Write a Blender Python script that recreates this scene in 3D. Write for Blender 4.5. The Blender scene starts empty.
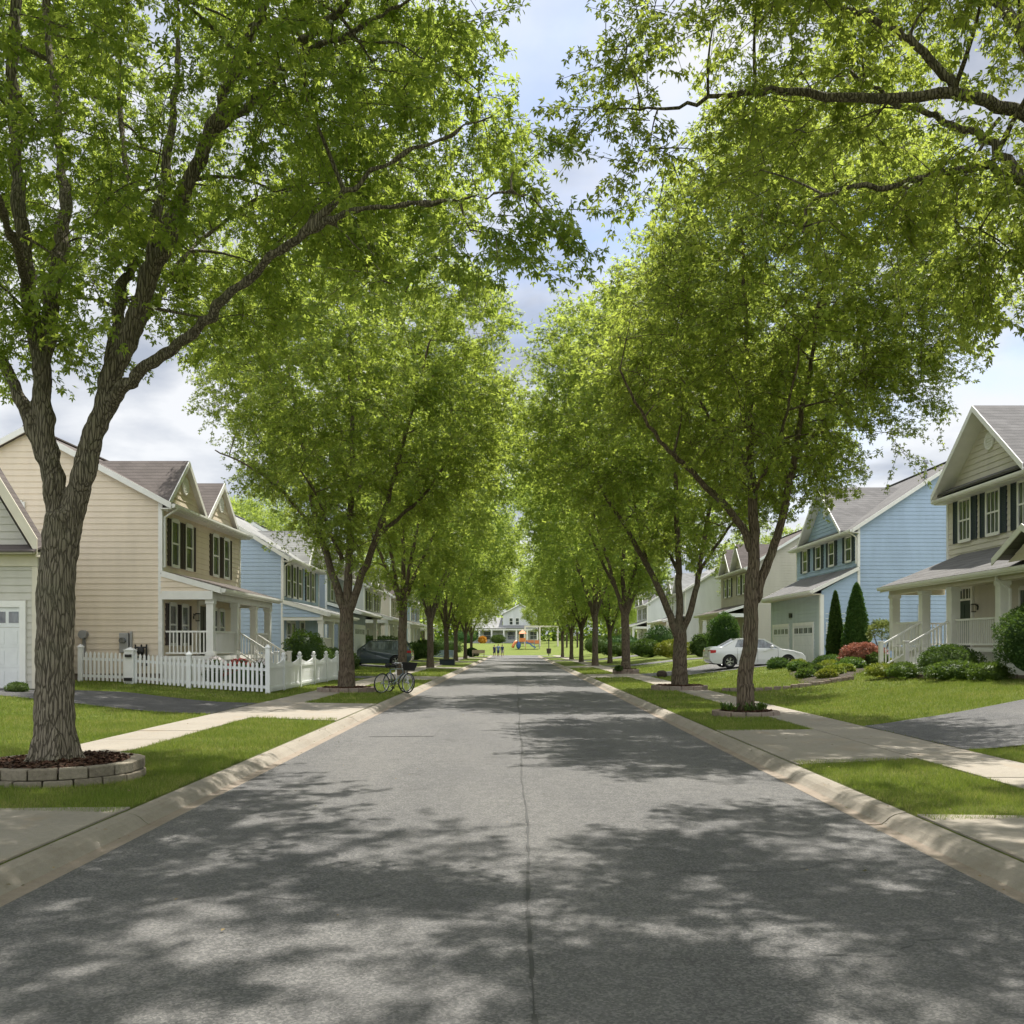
import bpy, bmesh, math, random
import numpy as np
from mathutils import Vector, Matrix

random.seed(7)
SC = bpy.context.scene
COL = SC.collection
F, CX, CY, H = 950.0, 515.0, 645.0, 1.7
RAD = math.radians

def px(x, y, Y):
    """point of the place seen at picture position x, y when it stands Y metres away"""
    return Vector(((x - CX) * Y / F, Y, H + (CY - y) * Y / F))

# ------------------------------------------------------------------ objects
def tag(o, label=None, cat=None, group=None, kind=None):
    if label: o['label'] = label
    if cat: o['category'] = cat
    if group: o['group'] = group
    if kind: o['kind'] = kind
    return o

def empty(name, loc, label=None, cat=None, group=None):
    o = bpy.data.objects.new(name, None)
    o.empty_display_size = 0.3
    COL.objects.link(o)
    o.location = loc
    return tag(o, label, cat, group)

def wloc(o):
    v = Vector((0, 0, 0))
    while o is not None:
        v += o.location
        o = o.parent
    return v

def link_mesh(name, me, parent=None, loc=None):
    o = bpy.data.objects.new(name, me)
    COL.objects.link(o)
    if parent is not None: o.parent = parent
    if loc is not None: o.location = loc
    return o

def copy_tree(o, parent=None):
    c = o.copy()
    COL.objects.link(c)
    if parent is not None: c.parent = parent
    for ch in list(o.children):
        copy_tree(ch, c)
    return c

class MB:
    """collects shapes given in world coordinates; build() links them as one mesh object"""
    def __init__(s): s.v = []; s.f = []
    def face(s, pts):
        n = len(s.v); s.v.extend([tuple(p) for p in pts]); s.f.append(list(range(n, n + len(pts))))
        return s
    def raw(s, vs, fs):
        n = len(s.v); s.v.extend([tuple(p) for p in vs]); s.f.extend([[i + n for i in f] for f in fs])
        return s
    def hexa(s, p):
        """8 corners: bottom 4 ccw, top 4 ccw"""
        return s.raw(p, [(3, 2, 1, 0), (4, 5, 6, 7), (0, 1, 5, 4), (1, 2, 6, 5), (2, 3, 7, 6), (3, 0, 4, 7)])
    def box(s, x0, x1, y0, y1, z0, z1):
        if x0 > x1: x0, x1 = x1, x0
        if y0 > y1: y0, y1 = y1, y0
        if z0 > z1: z0, z1 = z1, z0
        return s.hexa([(x0, y0, z0), (x1, y0, z0), (x1, y1, z0), (x0, y1, z0), (x0, y0, z1), (x1, y0, z1), (x1, y1, z1), (x0, y1, z1)])
    def bar(s, a, b, w, h=None, up=(0, 0, 1)):
        """rectangular bar from a to b"""
        h = h or w
        a = Vector(a); b = Vector(b); d = (b - a).normalized(); up = Vector(up)
        if abs(d.dot(up)) > .99: up = Vector((0, 1, 0))
        sd = d.cross(up).normalized() * w / 2; u = sd.cross(d).normalized() * h / 2
        return s.hexa([a - sd - u, a + sd - u, b + sd - u, b - sd - u, a - sd + u, a + sd + u, b + sd + u, b - sd + u])
    def slab(s, poly, t, nrm=None):
        """polygon with thickness t against its normal (downwards)"""
        P = [Vector(p) for p in poly]
        n = Vector(nrm) if nrm else (P[1] - P[0]).cross(P[2] - P[0]).normalized()
        if nrm is None and n.z < 0: n = -n
        k = len(P); Q = [p - n * t for p in P]
        return s.raw(P + Q, [list(range(k)), list(range(2 * k - 1, k - 1, -1))] + [[i, (i + 1) % k, k + (i + 1) % k, k + i] for i in range(k)])
    def tube(s, path, radii, n=8, caps=True, rough=0.0, rnd=None):
        P = [Vector(p) for p in path]
        if not hasattr(radii, '__len__'): radii = [radii] * len(P)
        base = len(s.v); ref = None
        for i, p in enumerate(P):
            d = (P[min(i + 1, len(P) - 1)] - P[max(i - 1, 0)])
            d = d.normalized() if d.length > 1e-9 else Vector((0, 0, 1))
            if ref is None:
                ref = Vector((1, 0, 0)) if abs(d.x) < .8 else Vector((0, 1, 0))
            a = (ref - d * ref.dot(d)).normalized(); b = d.cross(a); ref = a
            for k in range(n):
                t = 2 * math.pi * k / n
                r = radii[i] * (1 + (rnd.uniform(-rough, rough) if rnd else 0))
                s.v.append(tuple(p + a * math.cos(t) * r + b * math.sin(t) * r))
        for i in range(len(P) - 1):
            for k in range(n):
                s.f.append([base + i * n + k, base + i * n + (k + 1) % n, base + (i + 1) * n + (k + 1) % n, base + (i + 1) * n + k])
        if caps:
            s.f.append([base + k for k in range(n)][::-1]); s.f.append([base + (len(P) - 1) * n + k for k in range(n)])
        return s
    def cyl(s, a, b, r, n=12, r2=None): return s.tube([a, b], [r, r if r2 is None else r2], n)
    def ring(s, c, R, r, axis='y', n=24, m=6):
        """torus"""
        base = len(s.v)
        for i in range(n):
            t = 2 * math.pi * i / n
            for k in range(m):
                u = 2 * math.pi * k / m; rr = R + r * math.cos(u); w = r * math.sin(u)
                q = {'y': (rr * math.cos(t), w, rr * math.sin(t)), 'z': (rr * math.cos(t), rr * math.sin(t), w), 'x': (w, rr * math.cos(t), rr * math.sin(t))}[axis]
                s.v.append((c[0] + q[0], c[1] + q[1], c[2] + q[2]))
        for i in range(n):
            for k in range(m):
                s.f.append([base + i * m + k, base + i * m + (k + 1) % m, base + ((i + 1) % n) * m + (k + 1) % m, base + ((i + 1) % n) * m + k])
        return s
    def ball(s, c, r, n=10, m=7):
        if not hasattr(r, '__len__'): r = (r, r, r)
        rings = []
        vs = [(c[0], c[1], c[2] - r[2])]; fs = []
        for i in range(1, m):
            ph = -math.pi / 2 + math.pi * i / m
            for k in range(n):
                t = 2 * math.pi * k / n
                vs.append((c[0] + r[0] * math.cos(ph) * math.cos(t), c[1] + r[1] * math.cos(ph) * math.sin(t), c[2] + r[2] * math.sin(ph)))
        vs.append((c[0], c[1], c[2] + r[2])); top = len(vs) - 1
        for k in range(n):
            fs.append([0, 1 + (k + 1) % n, 1 + k]); fs.append([top, 1 + (m - 2) * n + k, 1 + (m - 2) * n + (k + 1) % n])
        for i in range(m - 2):
            for k in range(n):
                fs.append([1 + i * n + k, 1 + i * n + (k + 1) % n, 1 + (i + 1) * n + (k + 1) % n, 1 + (i + 1) * n + k])
        return s.raw(vs, fs)
    def build(s, name, mat, parent=None, loc=None, smooth=False, bevel=0, recalc=True):
        off = wloc(parent) if parent is not None else Vector((0, 0, 0))
        if loc is not None: off = off + Vector(loc)
        me = bpy.data.meshes.new(name)
        o3 = tuple(off)
        me.from_pydata([(a - o3[0], b - o3[1], c - o3[2]) for a, b, c in s.v], [], s.f)
        if recalc:
            bm = bmesh.new(); bm.from_mesh(me)
            bmesh.ops.recalc_face_normals(bm, faces=bm.faces); bm.to_mesh(me); bm.free()
        me.materials.append(mat)
        if smooth:
            me.polygons.foreach_set('use_smooth', [True] * len(me.polygons))
        o = link_mesh(name, me, parent, loc)
        if bevel:
            md = o.modifiers.new('bevel', 'BEVEL'); md.width = bevel; md.segments = 2; md.limit_method = 'ANGLE'
        return o

def lathe(mb, c, prof, n=16):
    base = len(mb.v)
    for r, z in prof:
        for k in range(n):
            t = 2 * math.pi * k / n
            mb.v.append((c[0] + r * math.cos(t), c[1] + r * math.sin(t), c[2] + z))
    for i in range(len(prof) - 1):
        for k in range(n):
            mb.f.append([base + i * n + k, base + i * n + (k + 1) % n, base + (i + 1) * n + (k + 1) % n, base + (i + 1) * n + k])
    return mb

# ---------------------------------------------------------------- materials
class NT:
    def __init__(s, name):
        s.m = bpy.data.materials.new(name); s.m.use_nodes = True
        s.t = s.m.node_tree; s.t.nodes.clear()
        s.out = s.n('ShaderNodeOutputMaterial')
    def n(s, typ, inputs=None, **props):
        nd = s.t.nodes.new(typ)
        for k, v in props.items(): setattr(nd, k, v)
        for k, v in (inputs or {}).items():
            if isinstance(v, bpy.types.NodeSocket): s.t.links.new(v, nd.inputs[k])
            else: nd.inputs[k].default_value = v
        return nd
    def lk(s, a, b): s.t.links.new(a, b)
    def coord(s, scale=(1, 1, 1), kind='Object'):
        tc = s.n('ShaderNodeTexCoord')
        return s.n('ShaderNodeMapping', {'Vector': tc.outputs[kind], 'Scale': scale}).outputs[0]
    def pos(s, scale=(1, 1, 1)):
        g = s.n('ShaderNodeNewGeometry')
        return s.n('ShaderNodeMapping', {'Vector': g.outputs['Position'], 'Scale': scale}).outputs[0]
    def noise(s, vec, scale, detail=4, rough=.55):
        return s.n('ShaderNodeTexNoise', {'Vector': vec, 'Scale': scale, 'Detail': detail, 'Roughness': rough}).outputs['Fac']
    def ramp(s, fac, stops):
        r = s.n('ShaderNodeValToRGB', {'Fac': fac}); e = r.color_ramp.elements
        while len(e) < len(stops): e.new(.5)
        for el, (p, c) in zip(e, stops):
            el.position = p
            el.color = (c[0], c[1], c[2], 1) if hasattr(c, '__len__') else (c, c, c, 1)
        return r.outputs[0]
    def mix(s, fac, a, b, mode='MIX'):
        nd = s.n('ShaderNodeMix', data_type='RGBA', blend_type=mode)
        for i, v in ((0, fac), (6, a), (7, b)):
            if isinstance(v, bpy.types.NodeSocket): s.lk(v, nd.inputs[i])
            else: nd.inputs[i].default_value = (*v, 1) if hasattr(v, '__len__') and len(v) == 3 else v
        return nd.outputs[2]
    def math(s, op, a, b=0.0, c=None):
        nd = s.n('ShaderNodeMath', operation=op)
        for i, v in enumerate((a, b) if c is None else (a, b, c)):
            if isinstance(v, bpy.types.NodeSocket): s.lk(v, nd.inputs[i])
            else: nd.inputs[i].default_value = v
        return nd.outputs[0]
    def bump(s, h, dist=.02, strength=1.0, normal=None):
        i = {'Height': h, 'Distance': dist, 'Strength': strength}
        if normal is not None: i['Normal'] = normal
        return s.n('ShaderNodeBump', i).outputs[0]
    def pbr(s, color, rough=.8, normal=None, metal=0.0, spec=.5, coat=0.0):
        i = {'Base Color': color if isinstance(color, bpy.types.NodeSocket) else (*color, 1), 'Roughness': rough, 'Metallic': metal, 'Specular IOR Level': spec, 'Coat Weight': coat}
        if normal is not None: i['Normal'] = normal
        p = s.n('ShaderNodeBsdfPrincipled', i)
        s.lk(p.outputs[0], s.out.inputs[0])
        return s.m

def mat_plain(name, col, rough=.6, metal=0, spec=.5, var=.12, scale=3.0, coat=0.0, bump=0.0):
    t = NT(name); v = t.pos()
    n = t.noise(v, scale, 5)
    lo = tuple(c * (1 - var) for c in col); hi = tuple(min(1, c * (1 + var)) for c in col)
    c = t.ramp(n, [(.3, lo), (.7, hi)])
    nm = t.bump(t.noise(v, scale * 12, 3), bump) if bump else None
    return t.pbr(c, rough, nm, metal, spec, coat)

def mat_siding(name, col):
    t = NT(name); v = t.pos()
    streak = t.noise(t.pos((1.2, 1.2, .25)), 1.3, 5)
    fine = t.noise(t.pos((2, 2, 40)), 3, 3)
    c = t.ramp(streak, [(.3, tuple(c * .86 for c in col)), (.7, tuple(min(1, c * 1.06) for c in col))])
    c = t.mix(.25, c, t.ramp(fine, [(.3, tuple(c * .8 for c in col)), (.7, tuple(min(1, c * 1.1) for c in col))]))
    return t.pbr(c, .62, t.bump(fine, .003), spec=.3)

def mat_shingle(name, col):
    t = NT(name)
    g = t.n('ShaderNodeNewGeometry').outputs['Position']
    sep = t.n('ShaderNodeSeparateXYZ', {'Vector': g})
    # course lines follow the height of the roof, tabs follow the eave
    row = t.math('FLOOR', t.math('MULTIPLY', sep.outputs[2], 7.5))
    w = t.math('FRACT', t.math('MULTIPLY', sep.outputs[2], 7.5))
    u = t.math('ADD', sep.outputs[0], sep.outputs[1])
    cell = t.math('FLOOR', t.math('ADD', t.math('MULTIPLY', u, 3.2), t.math('MULTIPLY', row, .37)))
    cv = t.n('ShaderNodeCombineXYZ', {0: cell, 1: row, 2: 0.0})
    wn = t.n('ShaderNodeTexWhiteNoise', {'Vector': cv.outputs[0]}).outputs['Value']
    grain = t.noise(t.pos(), 60, 3, .7); big = t.noise(t.pos(), .7, 4)
    a = t.ramp(wn, [(0, tuple(c * .72 for c in col)), (1, tuple(c * 1.2 for c in col))])
    a = t.mix(.35, a, t.ramp(grain, [(.35, tuple(c * .5 for c in col)), (.7, tuple(c * 1.5 for c in col))]))
    a = t.mix(.3, a, t.ramp(big, [(.3, tuple(c * .7 for c in col)), (.7, tuple(c * 1.25 for c in col))]))
    edge = t.math('LESS_THAN', w, .14)
    a = t.mix(t.math('MULTIPLY', edge, .45), a, tuple(c * .35 for c in col))
    return t.pbr(a, .95, t.bump(t.math('ADD', t.math('MULTIPLY', w, -.6), t.math('MULTIPLY', grain, .3)), .015), spec=.15)

def mat_leaf(name, cols, trans, tw=.42, rough=.5, bw=.45, bs=.45):
    """cols: three leaf colours picked leaf by leaf"""
    t = NT(name)
    g = t.n('ShaderNodeNewGeometry')
    r = g.outputs['Random Per Island']
    big = t.noise(t.coord((1, 1, 1)), bs, 4)
    f = t.math('ADD', t.math('MULTIPLY', r, 1 - bw), t.math('MULTIPLY', big, bw))
    c = t.ramp(f, [(.25, cols[0]), (.5, cols[1]), (.78, cols[2])])
    oi = t.n('ShaderNodeObjectInfo').outputs['Random']
    c = t.n('ShaderNodeHueSaturation', {'Hue': t.math('ADD', t.math('MULTIPLY', oi, .035), .488), 'Saturation': 1.0, 'Value': t.math('ADD', t.math('MULTIPLY', oi, .22), .88), 'Color': c}).outputs[0]
    p = t.n('ShaderNodeBsdfPrincipled', {'Base Color': c, 'Roughness': rough, 'Specular IOR Level': .35})
    tc = t.mix(.6, c, trans)
    tr = t.n('ShaderNodeBsdfTranslucent', {'Color': tc})
    ms = t.n('ShaderNodeMixShader', {0: tw, 1: p.outputs[0], 2: tr.outputs[0]})
    t.lk(ms.outputs[0], t.out.inputs[0])
    return t.m

def mat_bark(name, dark, light, s=1.0):
    t = NT(name)
    v = t.coord((1, 1, .11)); v2 = t.coord((1, 1, 1))
    wob = t.n('ShaderNodeTexNoise', {'Vector': v2, 'Scale': 2.2 * s, 'Detail': 3}).outputs['Color']
    vv = t.n('ShaderNodeVectorMath', {0: v, 1: t.n('ShaderNodeVectorMath', {0: wob, 1: (.06, .06, .02)}, operation='MULTIPLY').outputs[0]}, operation='ADD').outputs[0]
    vo = t.n('ShaderNodeTexVoronoi', {'Vector': vv, 'Scale': 33 * s}, feature='DISTANCE_TO_EDGE').outputs['Distance']
    ridge = t.ramp(vo, [(0, 0.0), (.13, .85), (.4, 1.0)])
    fn = t.noise(t.coord((1, 1, .3)), 40 * s, 5, .65)
    patch = t.noise(v2, 1.6, 4)
    h = t.math('ADD', t.math('MULTIPLY', ridge, .8), t.math('MULTIPLY', fn, .45))
    c = t.ramp(h, [(.15, tuple(c * .5 for c in dark)), (.62, dark), (1.0, tuple(.55 * a + .45 * b for a, b in zip(dark, light))), (1.2 if False else 1.0, light)][:3])
    c = t.mix(t.ramp(patch, [(.5, 0.0), (.72, .45)]), c, (.17, .18, .11))
    return t.pbr(c, .95, t.bump(h, .028), spec=.1)

def mat_asphalt(name, base=.12, seal=False):
    t = NT(name); p = t.pos()
    agg = t.n('ShaderNodeTexVoronoi', {'Vector': p, 'Scale': 78.0}).outputs['Color']
    ag = t.n('ShaderNodeSeparateXYZ', {'Vector': agg}).outputs[0]
    fine = t.noise(p, 130, 3, .7); big = t.noise(t.pos((1, .3, 1)), .6, 6, .6); mid = t.noise(p, 6, 4)
    b = base
    c = t.ramp(ag, [(0, (b * .66, b * .66, b * .66)), (.5, (b * .95, b * .945, b * .935)), (1, (b * 1.5, b * 1.47, b * 1.42))])
    c = t.mix(.7, c, t.ramp(fine, [(.3, .68), (.7, 1.0)]), 'MULTIPLY')
    c = t.mix(1.0, c, t.ramp(big, [(.3, (.86, .86, .87)), (.7, (1.25, 1.23, 1.19))]), 'MULTIPLY')
    c = t.mix(1.0, c, t.ramp(mid, [(.3, 1.05), (.7, 1.35)]), 'MULTIPLY')
    spot = t.noise(p, 1.1, 2, .4)
    c = t.mix(t.ramp(spot, [(.66, 0.0), (.74, .38)]), c, (b * .42, b * .41, b * .40))
    if not seal:
        # lengthwise tone changes of the wheel tracks and the drying gutter line
        sx = t.n('ShaderNodeSeparateXYZ', {'Vector': p})
        ax = t.math('ABSOLUTE', sx.outputs[0])
        trk = t.math('PINGPONG', t.math('ADD', ax, .35), .85)
        c = t.mix(t.math('MULTIPLY', trk, .22), c, (b * 1.45, b * 1.4, b * 1.32))
    h = t.math('ADD', t.math('MULTIPLY', ag, .7), fine)
    return t.pbr(c, .88, t.bump(h, .008), spec=.25)

def mat_concrete(name, col, stain=(.30, .22, .14)):
    t = NT(name); p = t.pos()
    n1 = t.noise(p, .9, 6, .6); n2 = t.noise(p, 14, 5, .65); n3 = t.noise(p, 160, 2, .6)
    c = t.ramp(n1, [(.3, tuple(x * .8 for x in col)), (.7, tuple(x * 1.1 for x in col))])
    c = t.mix(.35, c, t.ramp(n2, [(.3, tuple(x * .65 for x in col)), (.7, tuple(x * 1.2 for x in col))]))
    c = t.mix(.25, c, t.ramp(n3, [(.3, tuple(x * .5 for x in col)), (.7, tuple(x * 1.4 for x in col))]))
    st = t.noise(t.pos((1, .5, 1)), 2.3, 5, .7)
    c = t.mix(t.ramp(st, [(.52, 0.0), (.75, .45)]), c, stain)
    return t.pbr(c, .9, t.bump(t.math('ADD', n2, t.math('MULTIPLY', n3, .4)), .006), spec=.2)

def mat_grass_ground(name):
    t = NT(name); p = t.pos()
    n1 = t.noise(p, .35, 6, .6); n2 = t.noise(p, 5, 5, .7); n3 = t.noise(p, 70, 3, .75)
    c = t.ramp(n1, [(.3, (.085, .13, .018)), (.5, (.125, .17, .024)), (.72, (.20, .21, .05))])
    c = t.mix(.4, c, t.ramp(n2, [(.3, (.06, .10, .014)), (.72, (.20, .22, .05))]))
    c = t.mix(.45, c, t.ramp(n3, [(.3, (.035, .065, .010)), (.7, (.22, .25, .055))]))
    return t.pbr(c, .9, t.bump(t.math('ADD', n3, n2), .05), spec=.15)

def mat_brickish(name, cols, rough=.9):
    """stone or block: colour picked piece by piece"""
    t = NT(name); g = t.n('ShaderNodeNewGeometry'); r = g.outputs['Random Per Island']
    p = t.pos(); n = t.noise(p, 22, 6, .7); b = t.noise(p, 3, 4)
    c = t.ramp(r, [(0, cols[0]), (.5, cols[1]), (1, cols[2])])
    c = t.mix(.45, c, t.ramp(n, [(.3, tuple(x * .45 for x in cols[1])), (.7, tuple(x * 1.35 for x in cols[1]))]))
    c = t.mix(t.ramp(b, [(.5, 0.0), (.7, .4)]), c, (.10, .095, .07))
    return t.pbr(c, rough, t.bump(n, .02), spec=.2)

def mat_glass_dark(name, tint=(.03, .035, .035)):
    t = NT(name); p = t.pos()
    n = t.noise(t.pos((3, 3, .6)), 1.4, 3)
    c = t.ramp(n, [(.4, tint), (.62, tuple(min(1, x * 3.2 + .01) for x in tint))])
    return t.pbr(c, .06, t.bump(t.noise(p, 1.2, 2), .01), spec=.9)

M = {}
def mats():
    M['trim'] = mat_plain('white_trim', (.74, .73, .69), .5, var=.05)
    M['cream'] = mat_plain('cream_trim', (.62, .57, .46), .55, var=.06)
    M['vinyl'] = mat_plain('white_vinyl', (.78, .79, .79), .4, var=.04)
    M['beige'] = mat_siding('beige_siding', (.72, .62, .49))
    M['greige'] = mat_siding('greige_siding', (.60, .56, .48))
    M['taupe'] = mat_siding('taupe_siding', (.54, .52, .46))
    M['blue'] = mat_siding('blue_siding', (.37, .475, .62))
    M['paleblue'] = mat_siding('pale_blue_siding', (.39, .49, .62))
    M['greyblue'] = mat_siding('grey_blue_siding', (.30, .34, .38))
    M['slate'] = mat_siding('slate_green_siding', (.43, .49, .49))
    M['offwhite'] = mat_siding('off_white_siding', (.62, .63, .63))
    M['tan'] = mat_siding('tan_siding', (.50, .46, .38))
    M['roof_brown'] = mat_shingle('brown_shingle', (.125, .108, .100))
    M['roof_grey'] = mat_shingle('grey_shingle', (.17, .165, .165))
    M['roof_taupe'] = mat_shingle('taupe_shingle', (.155, .15, .147))
    M['roof_pale'] = mat_shingle('pale_grey_shingle', (.27, .27, .265))
    M['shutter_brown'] = mat_plain('brown_shutter', (.045, .030, .030), .5)
    M['shutter_navy'] = mat_plain('navy_shutter', (.022, .034, .052), .5)
    M['shutter_black'] = mat_plain('charcoal_shutter', (.025, .027, .03), .5)
    M['glass'] = mat_glass_dark('window_glass')
    M['glass_car'] = mat_glass_dark('car_glass', (.045, .055, .06))
    M['door_green'] = mat_plain('dark_green_door', (.012, .03, .028), .35)
    M['door_dark'] = mat_plain('dark_door', (.03, .025, .022), .4)
    M['garage'] = mat_plain('garage_door_white', (.68, .69, .68), .45, var=.06)
    M['metal_grey'] = mat_plain('grey_metal', (.32, .33, .34), .45, metal=.6)
    M['metal_dark'] = mat_plain('dark_metal', (.02, .02, .02), .4, metal=.3)
    M['concrete'] = mat_concrete('sidewalk_concrete', (.295, .265, .22))
    M['kerb'] = mat_concrete('kerb_concrete', (.29, .26, .215), (.17, .125, .085))
    M['gutter'] = mat_concrete('gutter_concrete', (.27, .225, .18), (.16, .115, .08))
    M['asphalt'] = mat_asphalt('street_asphalt', .115)
    M['patch'] = mat_asphalt('patch_asphalt', .118, True)
    M['driveway'] = mat_asphalt('sealed_driveway', .075, True)
    M['driveway_light'] = mat_asphalt('worn_driveway', .11, True)
    M['tar'] = mat_plain('tar_seam', (.035, .034, .033), .6, var=.3)
    M['grass'] = mat_grass_ground('lawn_ground')
    M['blade'] = mat_leaf('grass_blades', [(.10, .165, .018), (.17, .225, .03), (.40, .34, .14)], (.32, .38, .05), .35, .75, .62, 1.1)
    M['bark'] = mat_bark('near_bark', (.175, .152, .115), (.34, .30, .23))
    M['bark_far'] = mat_bark('street_tree_bark', (.13, .10, .072), (.26, .21, .15), .8)
    M['leaf'] = mat_leaf('maple_leaf', [(.060, .120, .026), (.135, .205, .036), (.30, .34, .055)], (.64, .76, .11), .58)
    M['leaf_far'] = mat_leaf('far_maple_leaf', [(.055, .115, .030), (.125, .20, .040), (.28, .325, .06)], (.64, .76, .12), .58)
    M['leaf_dark'] = mat_leaf('evergreen_leaf', [(.02, .05, .012), (.032, .075, .016), (.06, .12, .025)], (.08, .18, .02), .25, .7)
    M['leaf_mid'] = mat_leaf('shrub_leaf', [(.028, .060, .014), (.050, .095, .018), (.10, .15, .035)], (.15, .24, .03), .3, .75)
    M['leaf_lime'] = mat_leaf('lime_leaf', [(.10, .15, .02), (.19, .24, .03), (.32, .33, .05)], (.35, .40, .04), .3)
    M['leaf_pink'] = mat_leaf('salmon_leaf', [(.20, .075, .045), (.33, .13, .085), (.42, .21, .13)], (.4, .15, .1), .3)
    M['flower_red'] = mat_plain('red_petals', (.50, .03, .035), .6, var=.3, scale=20)
    M['flower_white'] = mat_plain('white_petals', (.75, .70, .68), .6, var=.1, scale=20)
    M['orange'] = mat_leaf('orange_leaf', [(.5, .17, .02), (.62, .25, .03), (.70, .36, .06)], (.6, .3, .05), .2)
    M['litter'] = mat_leaf('dry_leaf', [(.06, .075, .02), (.16, .11, .05), (.30, .22, .11)], (.25, .18, .08), .15, .8)
    M['mulch'] = mat_brickish('red_brown_mulch', [(.045, .022, .014), (.085, .042, .026), (.13, .07, .045)])
    M['block'] = mat_brickish('wall_block', [(.20, .17, .13), (.28, .245, .19), (.36, .32, .25)])
    M['edging'] = mat_brickish('edging_stone', [(.20, .15, .12), (.28, .22, .18), (.34, .29, .25)])
    M['soil'] = mat_plain('soil', (.055, .040, .028), .95, var=.35, scale=9, bump=.03)
    M['gravel'] = mat_brickish('gravel', [(.18, .16, .15), (.30, .26, .24), (.42, .38, .36)])
    M['skin'] = mat_plain('skin', (.45, .26, .18), .6)
    M['rubber'] = mat_plain('rubber', (.012, .012, .012), .8)
    M['chrome'] = mat_plain('silver', (.6, .6, .62), .25, metal=.9)
    M['under'] = mat_plain('underbody', (.006, .006, .006), .9)
# ------------------------------------------------------------------ foliage
def mesh_from_arrays(name, V, Fq, mat, smooth=False):
    """V (n,3) float, Fq (m,k) int"""
    me = bpy.data.meshes.new(name)
    n, (m, k) = len(V), Fq.shape
    me.vertices.add(n); me.vertices.foreach_set('co', np.ascontiguousarray(V, dtype=np.float32).ravel())
    me.loops.add(m * k); me.loops.foreach_set('vertex_index', np.ascontiguousarray(Fq, dtype=np.int32).ravel())
    me.polygons.add(m); me.polygons.foreach_set('loop_start', np.arange(0, m * k, k, dtype=np.int32))
    try: me.polygons.foreach_set('loop_total', np.full(m, k, dtype=np.int32))
    except Exception: pass
    me.materials.append(mat)
    me.update(calc_edges=True)
    if smooth: me.polygons.foreach_set('use_smooth', np.ones(m, dtype=bool))
    return me

def unit(a): return a / np.maximum(np.linalg.norm(a, axis=1, keepdims=True), 1e-9)

def _lobe(ang, L, w, base=0.0):
    c, s = math.cos(ang), math.sin(ang)
    pts = [(L * .45, -w, .07), (L, 0, -.10), (L * .45, w, .07)]
    return [(base + x * c - y * s, x * s + y * c, z) for x, y, z in pts]
LEAF3_V = np.array([(0, 0, 0)] + _lobe(0, 1.0, .20) + _lobe(RAD(58), .78, .17) + _lobe(RAD(-58), .78, .17))
LEAF3_F = np.array([(0, 1, 2, 3), (0, 4, 5, 6), (0, 7, 8, 9)])
LEAF1_V = np.array([(0, 0, 0)] + _lobe(0, 1.0, .34)); LEAF1_F = np.array([(0, 1, 2, 3)])

def leaves(P, D, size, rng, simple=False, up=.6):
    """P points, D pointing directions, size per leaf -> V, F"""
    T, TF = (LEAF1_V, LEAF1_F) if simple else (LEAF3_V, LEAF3_F)
    n = len(P)
    D = unit(D)
    N = rng.normal(size=(n, 3)); N[:, 2] = np.abs(N[:, 2]) + up
    N = unit(N - D * np.sum(N * D, axis=1, keepdims=True))
    S = np.cross(N, D)
    V = P[:, None, :] + size[:, None, None] * (T[None, :, 0:1] * D[:, None, :] + T[None, :, 1:2] * S[:, None, :] + T[None, :, 2:3] * N[:, None, :])
    Fq = TF[None] + (np.arange(n) * len(T))[:, None, None]
    return V.reshape(-1, 3), Fq.reshape(-1, 4)

def sticks(A, B, r):
    """thin three sided twigs, vectorised"""
    n = len(A); d = unit(B - A)
    a = unit(np.cross(d, np.array([[.31, .22, .92]]))); b = np.cross(d, a)
    V = []
    for P, k in ((A, 1.0), (B, .45)):
        for t in (0, 2.094, 4.189):
            V.append(P + (a * math.cos(t) + b * math.sin(t)) * (r * k)[:, None])
    V = np.stack(V, axis=1)
    T = np.array([(0, 1, 4, 3), (1, 2, 5, 4), (2, 0, 3, 5)])
    Fq = T[None] + (np.arange(n) * 6)[:, None, None]
    return V.reshape(-1, 3), Fq.reshape(-1, 4)

def wobble(p, seed, f=.45):
    """cheap smooth pseudo noise in -1..1 for arrays"""
    q = p * f + seed * 7.13
    return (np.sin(q[:, 0] * 2.1 + 1.3 * np.sin(q[:, 1] * 1.7)) + np.sin(q[:, 1] * 2.3 + 1.1 * np.sin(q[:, 2] * 1.9)) + np.sin(q[:, 2] * 2.7 + 1.2 * np.sin(q[:, 0] * 1.5))) / 3

def crown_targets(rng, n, c, r, hole=.25, seed=0, inner=.35, top_pow=1.0, keep=None):
    out = []
    c = np.array(c); r = np.array(r)
    it = 0
    while sum(len(o) for o in out) < n and it < 60:
        it += 1
        q = rng.uniform(-1, 1, size=(n * 4, 3))
        d = np.linalg.norm(q, axis=1)
        lim = 1 + .16 * wobble(q * r, seed + 3, .55)
        ok = (d < lim) & (d > inner * rng.uniform(0, 1, len(q)))
        p = c + q * r
        ok &= wobble(p, seed, .8) > -1 + hole * 2 * rng.uniform(.3, 1, len(q))
        zb_ = c[2] - r[2]
        egg = np.clip((p[:, 2] - zb_ + .15) / (r[2] * .95), .02, 1) ** .6
        ok &= np.hypot(q[:, 0], q[:, 1]) < egg * lim
        ok &= rng.uniform(0, 1, len(q)) < .35 + .65 * np.clip(d, 0, 1) ** 1.5
        if keep is not None: ok &= keep(p)
        out.append(p[ok])
    return np.concatenate(out)[:n]

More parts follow.
